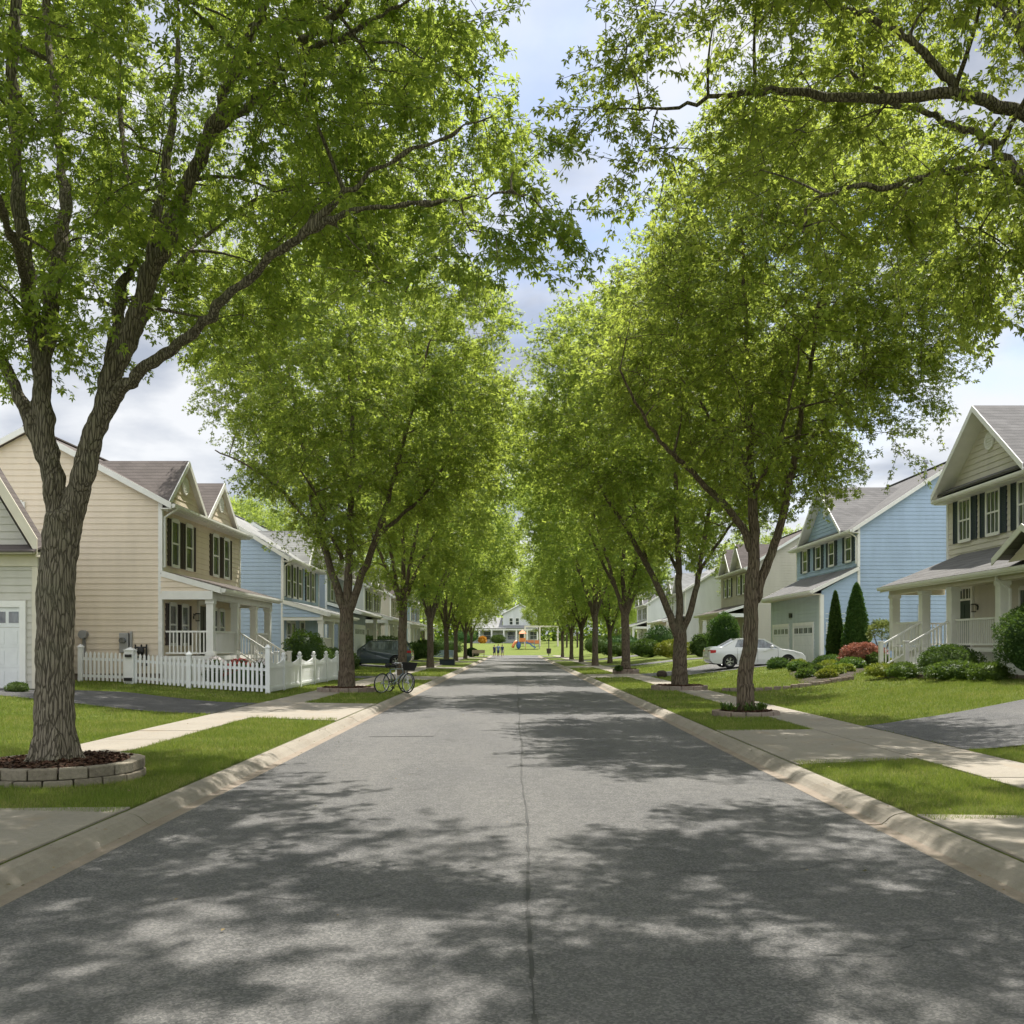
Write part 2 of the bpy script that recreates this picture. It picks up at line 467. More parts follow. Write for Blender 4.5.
class Tree:
    """trunk and limbs as tubes, branches grown to targets in the crown, sprays of leaves on twigs"""
    def __init__(s, seed):
        s.rng = np.random.default_rng(seed); s.rnd = random.Random(seed)
        s.limbs = []; s.nodes = []; s.rad = []; s.branch = MB()
    def limb(s, pts, r0, r1, node_from=.25, sub=5, wob=.03):
        P = [Vector(p) for p in pts]
        Q = []; R = []
        k = len(P) - 1
        for i in range(k):
            p0 = P[max(i - 1, 0)]; p1 = P[i]; p2 = P[i + 1]; p3 = P[min(i + 2, k)]
            for j in range(sub):
                t = j / sub
                q = .5 * ((2 * p1) + (p2 - p0) * t + (2 * p0 - 5 * p1 + 4 * p2 - p3) * t * t + (3 * p1 - p0 - 3 * p2 + p3) * t ** 3)
                Q.append(q)
        Q.append(P[-1])
        n = len(Q)
        for i in range(n):
            t = i / (n - 1)
            R.append(r0 + (r1 - r0) * t ** .85)
            if 0 < i < n - 1: Q[i] = Q[i] + Vector([s.rnd.uniform(-1, 1) * wob for _ in range(3)])
        s.limbs.append((Q, R))
        for i in range(int(n * node_from), n):
            s.nodes.append(Q[i][:]); s.rad.append(R[i])
    def grow(s, targets, n_side=5, rmax=.06, up_pen=1.6, min_r=.010):
        nodes = np.array(s.nodes); rad = list(s.rad)
        base = nodes.copy()
        d0 = np.array([np.min(np.linalg.norm(base - t, axis=1)) for t in targets])
        dirs = np.zeros_like(targets)
        for i in np.argsort(d0):
            t = targets[i]
            v = t - nodes
            d = np.linalg.norm(v, axis=1)
            cost = d + up_pen * np.maximum(0, nodes[:, 2] - t[2] + .1) * .5 - .25 * np.minimum(np.array(rad) * 20, 1)
            j = int(np.argmin(cost))
            a = nodes[j]; L = d[j]
            mid = a + (t - a) * .5 + np.array([0, 0, .12 * L]) + s.rng.normal(size=3) * .07 * L
            r0 = min(rad[j] * .75, .009 + .014 * L + .004, rmax); r0 = max(r0, min_r)
            pts = []
            for q in (0, .25, .5, .75, 1.0):
                pts.append((1 - q) ** 2 * a + 2 * q * (1 - q) * mid + q * q * t)
            s.branch.tube(pts, [r0 * (1 - .6 * q) for q in (0, .25, .5, .75, 1)], n_side, caps=False)
            nodes = np.vstack([nodes, pts[1:]])
            rad.extend([r0 * (1 - .6 * q) for q in (.25, .5, .75, 1)])
            dirs[i] = (t - mid) / (np.linalg.norm(t - mid) + 1e-6)
        s.targets = targets; s.dirs = dirs
    def foliage(s, center, n_twig=9, n_leaf=30, L=(.45, .95), size=.085, droop=.35, simple=False):
        rng = s.rng; T = s.targets; n = len(T)
        out = unit(T - np.array(center)) * .5 + s.dirs * .6
        A = np.repeat(T, n_twig, axis=0)
        d = unit(np.repeat(out, n_twig, axis=0) * .75 + rng.normal(size=(n * n_twig, 3)) * np.array([.75, .75, .5]) - np.array([0, 0, droop * .3]))
        A = A + rng.normal(size=A.shape) * .12
        ln = rng.uniform(L[0], L[1], len(A))
        B = A + d * ln[:, None] - np.array([0, 0, droop]) * (ln ** 2)[:, None] * .6
        s.tA, s.tB = A, B
        m = len(A) * n_leaf
        t = rng.beta(1.6, 1.0, m)
        a = np.repeat(A, n_leaf, axis=0); b = np.repeat(B, n_leaf, axis=0); dd = np.repeat(d, n_leaf, axis=0)
        side = rng.normal(size=(m, 3)); side = unit(side - dd * np.sum(side * dd, axis=1, keepdims=True))
        P = a + (b - a) * t[:, None] + side * (rng.uniform(.01, .11, m) * (size / .085))[:, None]
        D = dd * .45 + side * .7 + np.array([0, 0, -droop - .15])
        sz = size * rng.uniform(.65, 1.25, m)
        return leaves(P, D, sz, rng, simple)
    def finish(s, name, root, leafarr, bark, leafmat, twigs=True, n_side=12, remesh=0, flare=None):
        tr = MB()
        for (Q, R) in s.limbs: tr.tube(Q, R, n_side)
        t = tr.build('trunk', bark, root, smooth=True)
        if remesh:
            md = t.modifiers.new('blend', 'REMESH'); md.mode = 'VOXEL'; md.voxel_size = remesh; md.use_smooth_shade = True
            sm = t.modifiers.new('soft', 'SMOOTH'); sm.factor = .8; sm.iterations = 6
            tx = bpy.data.textures.new('bark_relief', 'CLOUDS'); tx.noise_scale = .22; tx.noise_depth = 3
            dp = t.modifiers.new('relief', 'DISPLACE'); dp.texture = tx; dp.strength = .05; dp.mid_level = .5; dp.texture_coords = 'LOCAL'
        b = s.branch
        o = wloc(root)
        BV = np.array(b.v); FB = np.array(b.f)
        if twigs:
            V2, F2 = sticks(s.tA, s.tB, np.full(len(s.tA), .006 if twigs is True else twigs))
            F2 = F2 + len(BV); BV = np.vstack([BV, V2]); FB = np.vstack([FB, F2])
        link_mesh('branches', mesh_from_arrays('branches', BV - np.array(o), FB, bark, True), root)
        V, Fq = leafarr
        link_mesh('crown', mesh_from_arrays('crown', V - np.array(o), Fq, leafmat), root)
        return root

def trunk_base(X, Y, r, z, top):
    """points and radii helper for a flared trunk foot"""
    return [(X, Y, z - .15), (X, Y, z + .12), (X, Y, z + .6)]

def bush(name, c, r, n, size, mat, label=None, cat=None, group=None, seed=1, parent=None, cone=False, simple=False, core=True, out=.8, lift=.25):
    """a shrub: leaves through an uneven outer shell round a dense inner body, standing on the ground"""
    rng = np.random.default_rng(seed)
    q = unit(rng.normal(size=(n, 3)))
    q[:, 2] = np.where(q[:, 2] < -.55, -q[:, 2], q[:, 2])
    rad = rng.beta(7, 1.3, n) * (1 + .13 * wobble(q * 3, seed, 1.1) + .06 * wobble(q * 9, seed + 1, 1.1))
    C = np.array(c, float); R = np.array(r, float)
    if cone:
        h = rng.uniform(0, 1, n) ** 1.25; th = rng.uniform(0, 2 * math.pi, n)
        prof = np.minimum(1, (1 - h) ** .62 * 1.15) * (.82 + .18 * np.minimum(1, h * 9))
        rr = prof * rng.beta(8, 1.2, n) * (1 + .07 * np.sin(th * 5 + h * 17 + seed) + .05 * np.sin(th * 11 - h * 29))
        P = C + np.stack([rr * np.cos(th) * R[0], rr * np.sin(th) * R[1], (h * 2 - 1) * R[2]], 1)
        D = np.stack([np.cos(th) * .5, np.sin(th) * .5, np.full(n, 1.1)], 1) + rng.normal(size=(n, 3)) * .35
    else:
        P = C + q * rad[:, None] * R
        D = q * out + rng.normal(size=(n, 3)) * .6 + np.array([0, 0, lift])
    gz = float(c[2] - r[2])
    keepz = P[:, 2] > gz - .02
    P = P[keepz]; D = D[keepz]
    V, Fq = leaves(P, D, size * rng.uniform(.6, 1.3, len(P)), rng, simple, up=.2)
    if core:
        mb = MB()
        if cone:
            lathe(mb, C, [(R[0] * min(1, (1 - h) ** .62 * 1.15) * .82, (h * 2 - 1) * R[2]) for h in (0, .06, .2, .4, .6, .8, .93)], 14)
        else: mb.ball(C, tuple(R * .80), 14, 9)
        cv = np.array(mb.v); cf = [f if len(f) == 4 else f + [f[2]] for f in mb.f]
        cf = np.array([f for f in mb.f if len(f) == 4])
        V2 = np.vstack([V, cv]); F2 = np.vstack([Fq, cf + len(V)])
        V, Fq = V2, F2
    base = Vector((c[0], c[1], gz))
    if parent is not None:
        base = wloc(parent)
        return link_mesh(name, mesh_from_arrays(name, V - np.array(base), Fq, mat), parent)
    o = link_mesh(name, mesh_from_arrays(name, V - np.array(base), Fq, mat), None, base)
    return tag(o, label, cat, group)
# ------------------------------------------------------------------ terrain
def sm(t): t = np.clip(t, 0, 1); return t * t * (3 - 2 * t)
def G(x, y):
    x = np.asarray(x, float); y = np.asarray(y, float); a = np.abs(x)
    side = np.where(x < 0, .15 + .36 * sm((a - 6.85) / 7.5), .15 + .60 * sm((a - 6.6) / 7.5))
    z = np.where(a < 3.72, .11, np.where(a < 5.5, .11 + .04 * (a - 3.72) / 1.78, side))
    w = sm((y - 140) / 4)
    z = z * (1 - w) + .02 * w
    z = z + 2.0 * sm((y - 153) / 40) + .012 * np.maximum(0, y - 200)
    return z
def g(x, y): return float(G(x, y))

APRON = {-1: [(1.2, 8.9), (20.2, 25.3), (43.2, 47.2), (62.5, 66.5), (86, 90), (112, 116)],
         1: [(4.2, 8.5), (12.9, 17.3), (45.8, 50.6), (66.5, 70.5), (92, 96.5), (118, 122)]}
WALK = {-1: (5.62, 6.75), 1: (5.45, 6.58)}
# driveways: list of (side, rows of (|x|, y0, y1))
DRIVES = [
    (-1, [(6.77, 21.2, 25.1), (8, 21.4, 25.3), (11, 22.6, 26.8), (13, 23.2, 25.66), (15.3, 23.4, 25.66), (18, 23.4, 25.66), (24, 23, 27.9)]),
    (1, [(6.6, 13.9, 18.0), (7.8, 14.3, 18.9), (11, 15.2, 20.4), (14, 15.6, 21.3), (30, 16, 22)]),
    (1, [(6.6, 46.2, 50.4), (9, 46.0, 52.5), (13, 45.9, 57.5), (15.75, 46.6, 58.6)]),
    (-1, [(6.77, 43.4, 47.0), (9.6, 43.4, 46.2)]),
    (-1, [(6.77, 62.4, 66.4), (12.6, 62.0, 68)]),
    (1, [(6.6, 66.7, 70.2), (15, 66.5, 70.2)]),
    (1, [(6.6, 92, 96.5), (17.4, 89.5, 98.5)]),
    (-1, [(6.77, 86, 90), (12.5, 86, 90.5)]),
    (-1, [(6.77, 112, 116), (12.5, 112, 116)]),
]
RINGS = [(-5.38, 11.25, .95), (-5.45, 31.7, .95), (5.06, 21.2, .74), (5.62, 33.0, .95), (5.75, 51.0, .72)]
BEDS = []   # (x0, x1, y0, y1) boxes without grass

def drive_span(rows, a):
    xs = [r[0] for r in rows]
    return np.interp(a, xs, [r[1] for r in rows]), np.interp(a, xs, [r[2] for r in rows]), xs[0], xs[-1]

def is_grass(x, y):
    a = np.abs(x); s = np.where(x < 0, -1, 1)
    ok = (a > 3.75) & (y < 142)
    for k in (-1, 1):
        m = s == k
        ok &= ~(m & (a > WALK[k][0] - .01) & (a < WALK[k][1] + .01))
        for (y0, y1) in APRON[k]: ok &= ~(m & (a < WALK[k][0]) & (y > y0 - .02) & (y < y1 + .02))
    for k, rows in DRIVES:
        ya, yb, a0, a1 = drive_span(rows, a)
        ok &= ~((s == k) & (a >= a0) & (a <= a1) & (y > ya) & (y < yb))
    for (cx, cy, r) in RINGS: ok &= (x - cx) ** 2 + (y - cy) ** 2 > (r + .0) ** 2
    for (x0, x1, y0, y1) in BEDS: ok &= ~((x > x0) & (x < x1) & (y > y0) & (y < y1))
    return ok

def build_ground():
    side = [3.72, 4.2, 4.8, 5.5, 5.9, 6.3, 6.6, 6.85] + list(np.arange(7.2, 16.2, .4)) + [17, 19, 22, 27, 35, 50, 80, 140, 260, 500]
    xs = [-v for v in side[::-1]] + [-3.68, 3.68] + side
    ys = [-120, -60, -30] + list(np.arange(-20, 139, 2.0)) + list(np.arange(139, 210, 1.0)) + [215, 225, 240, 270, 320, 420, 600, 900]
    X, Y = np.meshgrid(xs, ys)
    Z = G(X, Y)
    Z = np.where((np.abs(X) < 3.7) & (Y < 145), -.12, Z)
    V = np.stack([X.ravel(), Y.ravel(), Z.ravel()], 1)
    nx = len(xs); idx = np.arange((len(ys) - 1) * nx).reshape(len(ys) - 1, nx)[:, :-1].ravel()
    Fq = np.stack([idx, idx + 1, idx + nx + 1, idx + nx], 1)
    o = link_mesh('ground', mesh_from_arrays('ground', V, Fq, M['grass'], True)); tag(o, kind='structure')
    # street
    mb = MB()
    ysr = list(np.arange(-30, 143, 4.0)) + [143]
    for a, b in zip(ysr, ysr[1:]):
        for x0, x1 in ((-3.34, -1.6), (-1.6, -.02), (-.02, 1.6), (1.6, 3.34)):
            z = lambda x: .018 * (1 - (x / 3.34) ** 2)
            mb.face([(x0, a, z(x0)), (x1, a, z(x1)), (x1, b, z(x1)), (x0, b, z(x0))])
    mb.face([(-9, 143, .03), (9, 143, .03), (60, 146, .05), (60, 152.5, .05), (-60, 152.5, .05), (-60, 146, .05)])
    tag(mb.build('road', M['asphalt']), kind='structure')
    # the joint where the two lanes of paving meet, and cracks across
    mb = MB(); rnd = random.Random(4)
    y = 2.0; x = .10
    while y < 120:
        L = .22 + y * .004; nx = .10 + .018 * math.sin(y * .9) + rnd.uniform(-.006, .006)
        w = rnd.uniform(.007, .016) if rnd.random() > .2 else .004
        mb.face([(x - w, y, .0225), (x + w, y, .0225), (nx + w, y + L, .0225), (nx - w, y + L, .0225)])
        x = nx; y += L
    for (x0, y0, x1, y1) in ((-2.9, 6.2, -.9, 6.35), (1.1, 6.9, 3.2, 7.6), (.6, 8.6, 3.0, 8.5), (-3.2, 13.4, -.2, 13.9), (.2, 15.5, 3.1, 14.8), (-3.0, 20, -.4, 21.5), (.3, 24, 3, 24.6), (1.6, 5.1, 2.7, 5.5)):
        n = 14; pts = []
        for i in range(n + 1):
            t = i / n; pts.append((x0 + (x1 - x0) * t, y0 + (y1 - y0) * t + .10 * math.sin(t * 9 + x0) + rnd.uniform(-.06, .06)))
        for a, b in zip(pts, pts[1:]):
            w = rnd.uniform(.0015, .005)
            zz = .004 + .018 * (1 - (a[0] / 3.34) ** 2)
            mb.face([(a[0], a[1] - w, zz), (b[0], b[1] - w, zz), (b[0], b[1] + w, zz), (a[0], a[1] + w, zz)])
    tag(mb.build('road_seam', M['tar']), kind='structure')
    # old repair patches in the asphalt
    for (x0, x1, y0, y1) in ((-2.7, -1.5, 17.5, 19.2),):
        mb = MB(); zf = lambda x: .006 + .018 * (1 - (x / 3.34) ** 2)
        for k in range(6): a, b = x0 + (x1 - x0) * k / 6, x0 + (x1 - x0) * (k + 1) / 6; mb.face([(a, y0, zf(a)), (b, y0, zf(b)), (b, y1, zf(b)), (a, y1, zf(a))])
        tag(mb.build('asphalt_patch', M['patch']), kind='structure')
    # kerbs with joints
    prof = [(3.335, .001), (3.40, -.004), (3.455, .000), (3.475, .006), (3.51, .032), (3.55, .068), (3.60, .095), (3.66, .109), (3.71, .113), (3.73, .10), (3.73, -.1)]
    for s in (-1, 1):
        mb = MB(); gu = MB(); y = -24.0; rnd = random.Random(s + 5)
        while y < 142:
            y1 = y + 3.0 - .012; dz = rnd.uniform(-.003, .003)
            n = 3
            for k in range(n):
                a = y + (y1 - y) * k / n; b = y + (y1 - y) * (k + 1) / n
                for (p, q) in zip(prof, prof[1:]):
                    (gu if p[0] < 3.46 else mb).face([(s * p[0], a, p[1] + dz), (s * q[0], a, q[1] + dz), (s * q[0], b, q[1] + dz), (s * p[0], b, p[1] + dz)])
            y += 3.0
        o = mb.build('kerb', M['kerb'], recalc=False, smooth=True); tag(o, kind='structure')
        o = gu.build('gutter', M['gutter'], recalc=False, smooth=True); tag(o, kind='structure')
        # sidewalk slabs
        mb = MB(); w0, w1 = WALK[s]; y = -22.0
        while y < 141:
            L = 1.5; dz = rnd.uniform(-.004, .004)
            mb.box(s * w0, s * w1, y + .006, y + L - .006, .05, .168 + dz); y += L
        o = mb.build('sidewalk', M['concrete'], bevel=.006); tag(o, kind='structure')
        for (y0, y1) in APRON[s]:
            mb = MB(); n = max(2, round((y1 - y0) / 2.1))
            fl = .35
            for k in range(n):
                a0 = y0 + (y1 - y0) * k / n + .006; b0 = y0 + (y1 - y0) * (k + 1) / n - .006
                # a little wider at the kerb
                f0 = fl if k == 0 else 0; f1 = fl if k == n - 1 else 0
                x0, x1 = s * 3.742, s * (w0 - .008)
                lo = [(x0, a0 - f0, 0), (x1, a0, 0), (x1, b0, 0), (x0, b0 + f1, 0)]
                top = [(x0, a0 - f0, .127), (x1, a0, .166), (x1, b0, .166), (x0, b0 + f1, .127)]
                mb.hexa(lo + top)
            o = mb.build('driveway_apron', M['concrete'], bevel=.006); tag(o, kind='structure')
    for i, (s, rows) in enumerate(DRIVES):
        mb = MB(); xs = np.linspace(rows[0][0], rows[-1][0], int((rows[-1][0] - rows[0][0]) / .4) + 2)
        prev = None
        for a in xs:
            ya, yb, _, _ = drive_span(rows, a)
            row = [(s * a, y, g(s * a, y) + .022) for y in np.linspace(ya, yb, 4)]
            if prev:
                for k in range(3): mb.face([prev[k], row[k], row[k + 1], prev[k + 1]])
            prev = row
        o = mb.build('driveway', M['driveway'] if s < 0 else M['driveway_light']); tag(o, kind='structure')

def grass_blades():
    rng = np.random.default_rng(3)
    Vs = []; n0 = 0
    for (y0, y1, dens, h, w) in ((5.5, 10, 5200, .048, .0055), (10, 14, 3800, .05, .0065), (14, 19, 2000, .052, .009), (19, 27, 900, .055, .014), (27, 40, 330, .06, .022), (40, 62, 100, .07, .035)):
        xm = min(y1 * .57, 17.0)
        n = int(dens * (y1 - y0) * 2 * xm)
        x = rng.uniform(-xm, xm, n); y = rng.uniform(y0, y1, n)
        ok = is_grass(x, y) & (np.abs(x) < y * .56 + .3)
        # thin worn spots
        p3 = np.stack([x, y, x * 0], 1)
        thin = wobble(p3, 2.0, 1.3)
        ok &= rng.uniform(0, 1, n) < np.clip(.95 + thin * .45, .35, 1)
        x = x[ok]; y = y[ok]; n = len(x); z = G(x, y) - .004
        th = rng.uniform(0, 2 * math.pi, n)
        hh = h * rng.uniform(.5, 1.35, n) * (1 + .25 * wobble(p3[ok], 5.0, 2.1)); ww = w * rng.uniform(.6, 1.2, n)
        lean = rng.uniform(.1, .75, n) * hh; ph = rng.uniform(0, 2 * math.pi, n)
        c, s_ = np.cos(th) * ww / 2, np.sin(th) * ww / 2
        A = np.stack([x - c, y - s_, z], 1); B = np.stack([x + c, y + s_, z], 1)
        T = np.stack([x + lean * np.cos(ph), y + lean * np.sin(ph), z + hh], 1)
        Vs.append(np.stack([A, B, T], 1).reshape(-1, 3))
    V = np.vstack(Vs); Fq = np.arange(len(V)).reshape(-1, 3)
    o = link_mesh('grass', mesh_from_arrays('grass', V, Fq, M['blade']))
    tag(o, 'short mown green lawn grass on the verges and front yards', 'grass', kind='stuff')
    # a few fallen leaves and petals
    n = 2600
    x = rng.uniform(-6.6, 6.6, n); y = rng.uniform(4.5, 26, n)
    near = (np.abs(np.abs(x) - 3.46) < .22) | (rng.uniform(0, 1, n) < .07)
    x = x[near]; y = y[near]; a = np.abs(x)
    z = np.where(a < 3.33, .03, np.where(a < 3.74, .125, G(x, y) + .05)); z = np.where((a > 3.33) & (a < 3.5), .045, z)
    th = rng.uniform(0, 6.28, len(x)); D = np.stack([np.cos(th), np.sin(th), rng.uniform(-.1, .3, len(x))], 1)
    V, Fq = leaves(np.stack([x, y, z], 1), D, rng.uniform(.014, .042, len(x)), rng, True, up=2.5)
    o = link_mesh('fallen_leaves', mesh_from_arrays('fallen_leaves', V, Fq, M['litter']))
    tag(o, 'small dry leaves scattered along the gutters and grass', 'leaves', kind='stuff')

def tree_ring(cx, cy, r, label, courses=2, bh=.105, bl=.31, th=.17, mat='block', plants=None, seed=1, mulch=True, zb=None, hid=None):
    rnd = random.Random(seed)
    z0 = (g(cx, cy) if zb is None else zb) - .03
    root = empty('planter_ring', (cx, cy, z0 + .03), label, 'planter ring')
    mb = MB()
    for c in range(courses):
        rr = r - .012 * c; n = int(2 * math.pi * rr / bl); off = (c % 2) * .5
        for k in range(n):
            if rnd.random() < .0: continue
            a0 = 2 * math.pi * (k + off) / n + .012 / rr; a1 = 2 * math.pi * (k + 1 + off) / n - .006 / rr
            dz = rnd.uniform(-.004, .004); dr = rnd.uniform(-.012, .012); zz = z0 + c * bh
            pts = []
            ro, ri = rr + dr, rr - th + dr
            h = bh - .006 + (0.02 if c == courses - 1 else 0)
            for z in (zz, zz + h + dz):
                pts += [(cx + ro * math.cos(a0), cy + ro * math.sin(a0), z), (cx + ro * math.cos(a1), cy + ro * math.sin(a1), z), (cx + ri * math.cos(a1), cy + ri * math.sin(a1), z), (cx + ri * math.cos(a0), cy + ri * math.sin(a0), z)]
            mb.hexa(pts)
    mb.build('block_wall', M[mat], root, bevel=.012)
    top = z0 + courses * bh
    so = MB(); n = 28; rin = r - th + .02
    c0 = len(so.v); so.v.append((cx, cy, top + .02))
    for q in (.5, 1.0):
        for k in range(n):
            a = 2 * math.pi * k / n; so.v.append((cx + rin * q * math.cos(a), cy + rin * q * math.sin(a), top - .03 * q + rnd.uniform(-.008, .008)))
    for k in range(n):
        so.f.append([c0, c0 + 1 + k, c0 + 1 + (k + 1) % n]); so.f.append([c0 + 1 + k, c0 + 1 + n + k, c0 + 1 + n + (k + 1) % n, c0 + 1 + (k + 1) % n])
    soil = so.build('soil', M['soil'], root, smooth=True)
    if mulch:
        rng = np.random.default_rng(seed); m = int(2600 * r * r)
        a = rng.uniform(0, 6.283, m); q = np.sqrt(rng.uniform(0, 1, m)) * (rin - .02)
        P = np.stack([cx + q * np.cos(a), cy + q * np.sin(a), top - .0 + rng.uniform(0, .035, m) + .01 * (1 - q / rin)], 1)
        th_ = rng.uniform(0, 6.28, m); D = np.stack([np.cos(th_), np.sin(th_), rng.uniform(-.3, .3, m)], 1)
        V, Fq = leaves(P, D, rng.uniform(.03, .075, m), rng, True, up=1.0)
        o = link_mesh('mulch', mesh_from_arrays('mulch', V - np.array(wloc(root)), Fq, M['mulch']), root); o['kind'] = 'stuff'
    return root, top

def blades_plant(name, c, n, L, w, mat, label, cat, group=None, seed=1, spread=.5):
    """a clump of arching strap leaves"""
    rng = np.random.default_rng(seed); mb = MB()
    for i in range(n):
        th = rng.uniform(0, 6.28); el = rng.uniform(.5, 1.35); l = L * rng.uniform(.6, 1.1)
        b = Vector((c[0] + rng.normal() * .05 * spread * 2, c[1] + rng.normal() * .05 * spread * 2, c[2]))
        d = Vector((math.cos(th) * math.cos(el), math.sin(th) * math.cos(el), math.sin(el)))
        sd = Vector((-math.sin(th), math.cos(th), 0)) * w
        p1 = b + d * l * .5; p2 = b + d * l * .9 - Vector((0, 0, l * .22)) + Vector((math.cos(th), math.sin(th), 0)) * l * .12
        mb.face([b - sd * .4, b + sd * .4, p1 + sd, p1 - sd]); mb.face([p1 - sd, p1 + sd, p2])
    o = mb.build(name, mat, None, loc=c, recalc=False)
    return tag(o, label, cat, group)
# ------------------------------------------------------------------- houses
class House:
    """local frame: u runs along the street (= y), v runs away from the street, z up"""
    def __init__(s, name, side, xf, uc, zb, label, group=None, cat='house'):
        s.s = side; s.xf = xf; s.zb = zb
        s.root = empty(name, (side * (xf + 3), uc, zb), label, cat, group)
    def P(s, u, v, z): return (s.s * (s.xf + v), u, z)
    def pt(s, plane, pos, a, d, z):
        """plane: street (faces the street), near (faces -y), far, back; a along it, d outwards"""
        if plane == 'street': return s.P(a, pos - d, z)
        if plane == 'back': return s.P(a, pos + d, z)
        if plane == 'near': return s.P(pos - d, a, z)
        return s.P(pos + d, a, z)
    def pb(s, mb, plane, pos, a0, a1, d0, d1, z0, z1):
        p = lambda a, d, z: s.pt(plane, pos, a, d, z)
        mb.hexa([p(a0, d0, z0), p(a1, d0, z0), p(a1, d1, z0), p(a0, d1, z0), p(a0, d0, z1), p(a1, d0, z1), p(a1, d1, z1), p(a0, d1, z1)])
    def lap(s, mb, plane, pos, poly, step=.2, proud=.024):
        """clapboards filling a convex polygon [(a, z), ...]"""
        zs = [p[1] for p in poly]; z0, z1 = min(zs), max(zs)
        def span(z):
            xs = []
            n = len(poly)
            for i in range(n):
                (a, za), (b, zb_) = poly[i], poly[(i + 1) % n]
                if abs(za - zb_) < 1e-9:
                    if abs(z - za) < 1e-6: xs += [a, b]
                elif min(za, zb_) - 1e-9 <= z <= max(za, zb_) + 1e-9: xs.append(a + (b - a) * (z - za) / (zb_ - za))
            return (min(xs), max(xs)) if xs else None
        marks = []
        k = 0
        while z0 + k * step < z1 - 1e-6: marks.append((z0 + k * step, min(z0 + (k + 1) * step, z1))); k += 1
        inner = sorted(set(z for z in zs if z0 < z < z1))
        for (a, b) in marks:
            cuts = [a] + [z for z in inner if a + 1e-6 < z < b - 1e-6] + [b]
            for c, d in zip(cuts, cuts[1:]):
                e = 1e-5
                S0 = span(c + e); S1 = span(d - e)
                if not S0 or not S1: continue
                pc = proud * (1 - (c - a) / step * .9); pd = proud * (1 - (d - a) / step * .9)
                mb.face([s.pt(plane, pos, S0[0], pc, c), s.pt(plane, pos, S0[1], pc, c), s.pt(plane, pos, S1[1], pd, d), s.pt(plane, pos, S1[0], pd, d)])
                if c == a: mb.face([s.pt(plane, pos, S0[0], -.002, c), s.pt(plane, pos, S0[1], -.002, c), s.pt(plane, pos, S0[1], pc, c), s.pt(plane, pos, S0[0], pc, c)])
    def part(s, mb, name, mat, parent=None, **k): return mb.build(name, M[mat] if isinstance(mat, str) else mat, parent or s.root, **k)
    def window(s, plane, pos, a0, a1, z0, z1, shut=None, frame='trim', cols=1, sw=.38, rail=True, sides=(1, 1), blind=False, label=None):
        mb = MB(); f = .07
        s.pb(mb, plane, pos, a0 - f, a0 + .02, 0, .07, z0 - f, z1 + f); s.pb(mb, plane, pos, a1 - .02, a1 + f, 0, .07, z0 - f, z1 + f)
        s.pb(mb, plane, pos, a0 + .02, a1 - .02, 0, .068, z1 - .02, z1 + f + .05); s.pb(mb, plane, pos, a0 + .02, a1 - .02, 0, .09, z0 - f - .02, z0 + .02)
        if rail:
            zm = (z0 + z1) / 2; s.pb(mb, plane, pos, a0 + .02, a1 - .02, .036, .062, zm - .03, zm + .03)
        for k in range(1, cols):
            a = a0 + (a1 - a0) * k / cols; s.pb(mb, plane, pos, a - .012, a + .012, .036, .056, z0 + .02, z1 - .02)
        w = s.part(mb, 'window', frame)
        if label: w['label'] = label
        mb = MB(); s.pb(mb, plane, pos, a0 + .02, a1 - .02, .026, .035, z0 + .02, z1 - .02)
        s.part(mb, 'pane', 'glass', w)
        if blind:
            mb = MB(); s.pb(mb, plane, pos, a0 + .03, a1 - .03, .0355, .0365, z0 + (z1 - z0) * .62, z1 - .03); s.part(mb, 'blind', 'cream', w)
        if shut:
            for q, on in zip((-1, 1), sides):
                if not on: continue
                mb = MB()
                b0, b1 = (a0 - f - sw - .02, a0 - f - .02) if q < 0 else (a1 + f + .02, a1 + f + sw + .02)
                s.pb(mb, plane, pos, b0, b0 + .05, .0, .065, z0 - .06, z1 + .06); s.pb(mb, plane, pos, b1 - .05, b1, .0, .065, z0 - .06, z1 + .06)
                zz = z0 - .05
                while zz < z1 + .03:
                    s.pb(mb, plane, pos, b0 + .05, b1 - .05, .02, .052, zz, zz + .045); zz += .06
                s.pb(mb, plane, pos, b0 + .05, b1 - .05, 0, .03, z0 - .055, z1 + .055)
                s.part(mb, 'shutter', shut)
        return w
    def door(s, plane, pos, a0, a1, z0, z1, mat='door_green', transom=True):
        mb = MB(); zt = z1 - (.38 if transom else 0)
        s.pb(mb, plane, pos, a0 - .14, a0, 0, .09, z0, z1 + .14); s.pb(mb, plane, pos, a1, a1 + .14, 0, .09, z0, z1 + .14); s.pb(mb, plane, pos, a0, a1, 0, .088, z1, z1 + .16)
        if transom: s.pb(mb, plane, pos, a0, a1, 0, .08, zt - .05, zt + .02)
        fr = s.part(mb, 'door_frame', 'trim')
        mb = MB(); s.pb(mb, plane, pos, a0, a1, 0, .045, z0, zt - .05)
        w = (a1 - a0)
        for (b0, b1, c0, c1) in ((.14, .44, .12, .42), (.56, .86, .12, .42), (.14, .44, .5, .92), (.56, .86, .5, .92)):
            h = zt - .05 - z0; s.pb(mb, plane, pos, a0 + w * b0, a0 + w * b1, .045, .06, z0 + h * c0, z0 + h * c1)
        d = s.part(mb, 'door', mat)
        mb = MB(); p = s.pt(plane, pos, a0 + w * .9, .10, z0 + 1.0); mb.ball(p, .04, 8, 6); s.part(mb, 'handle', 'chrome', d)
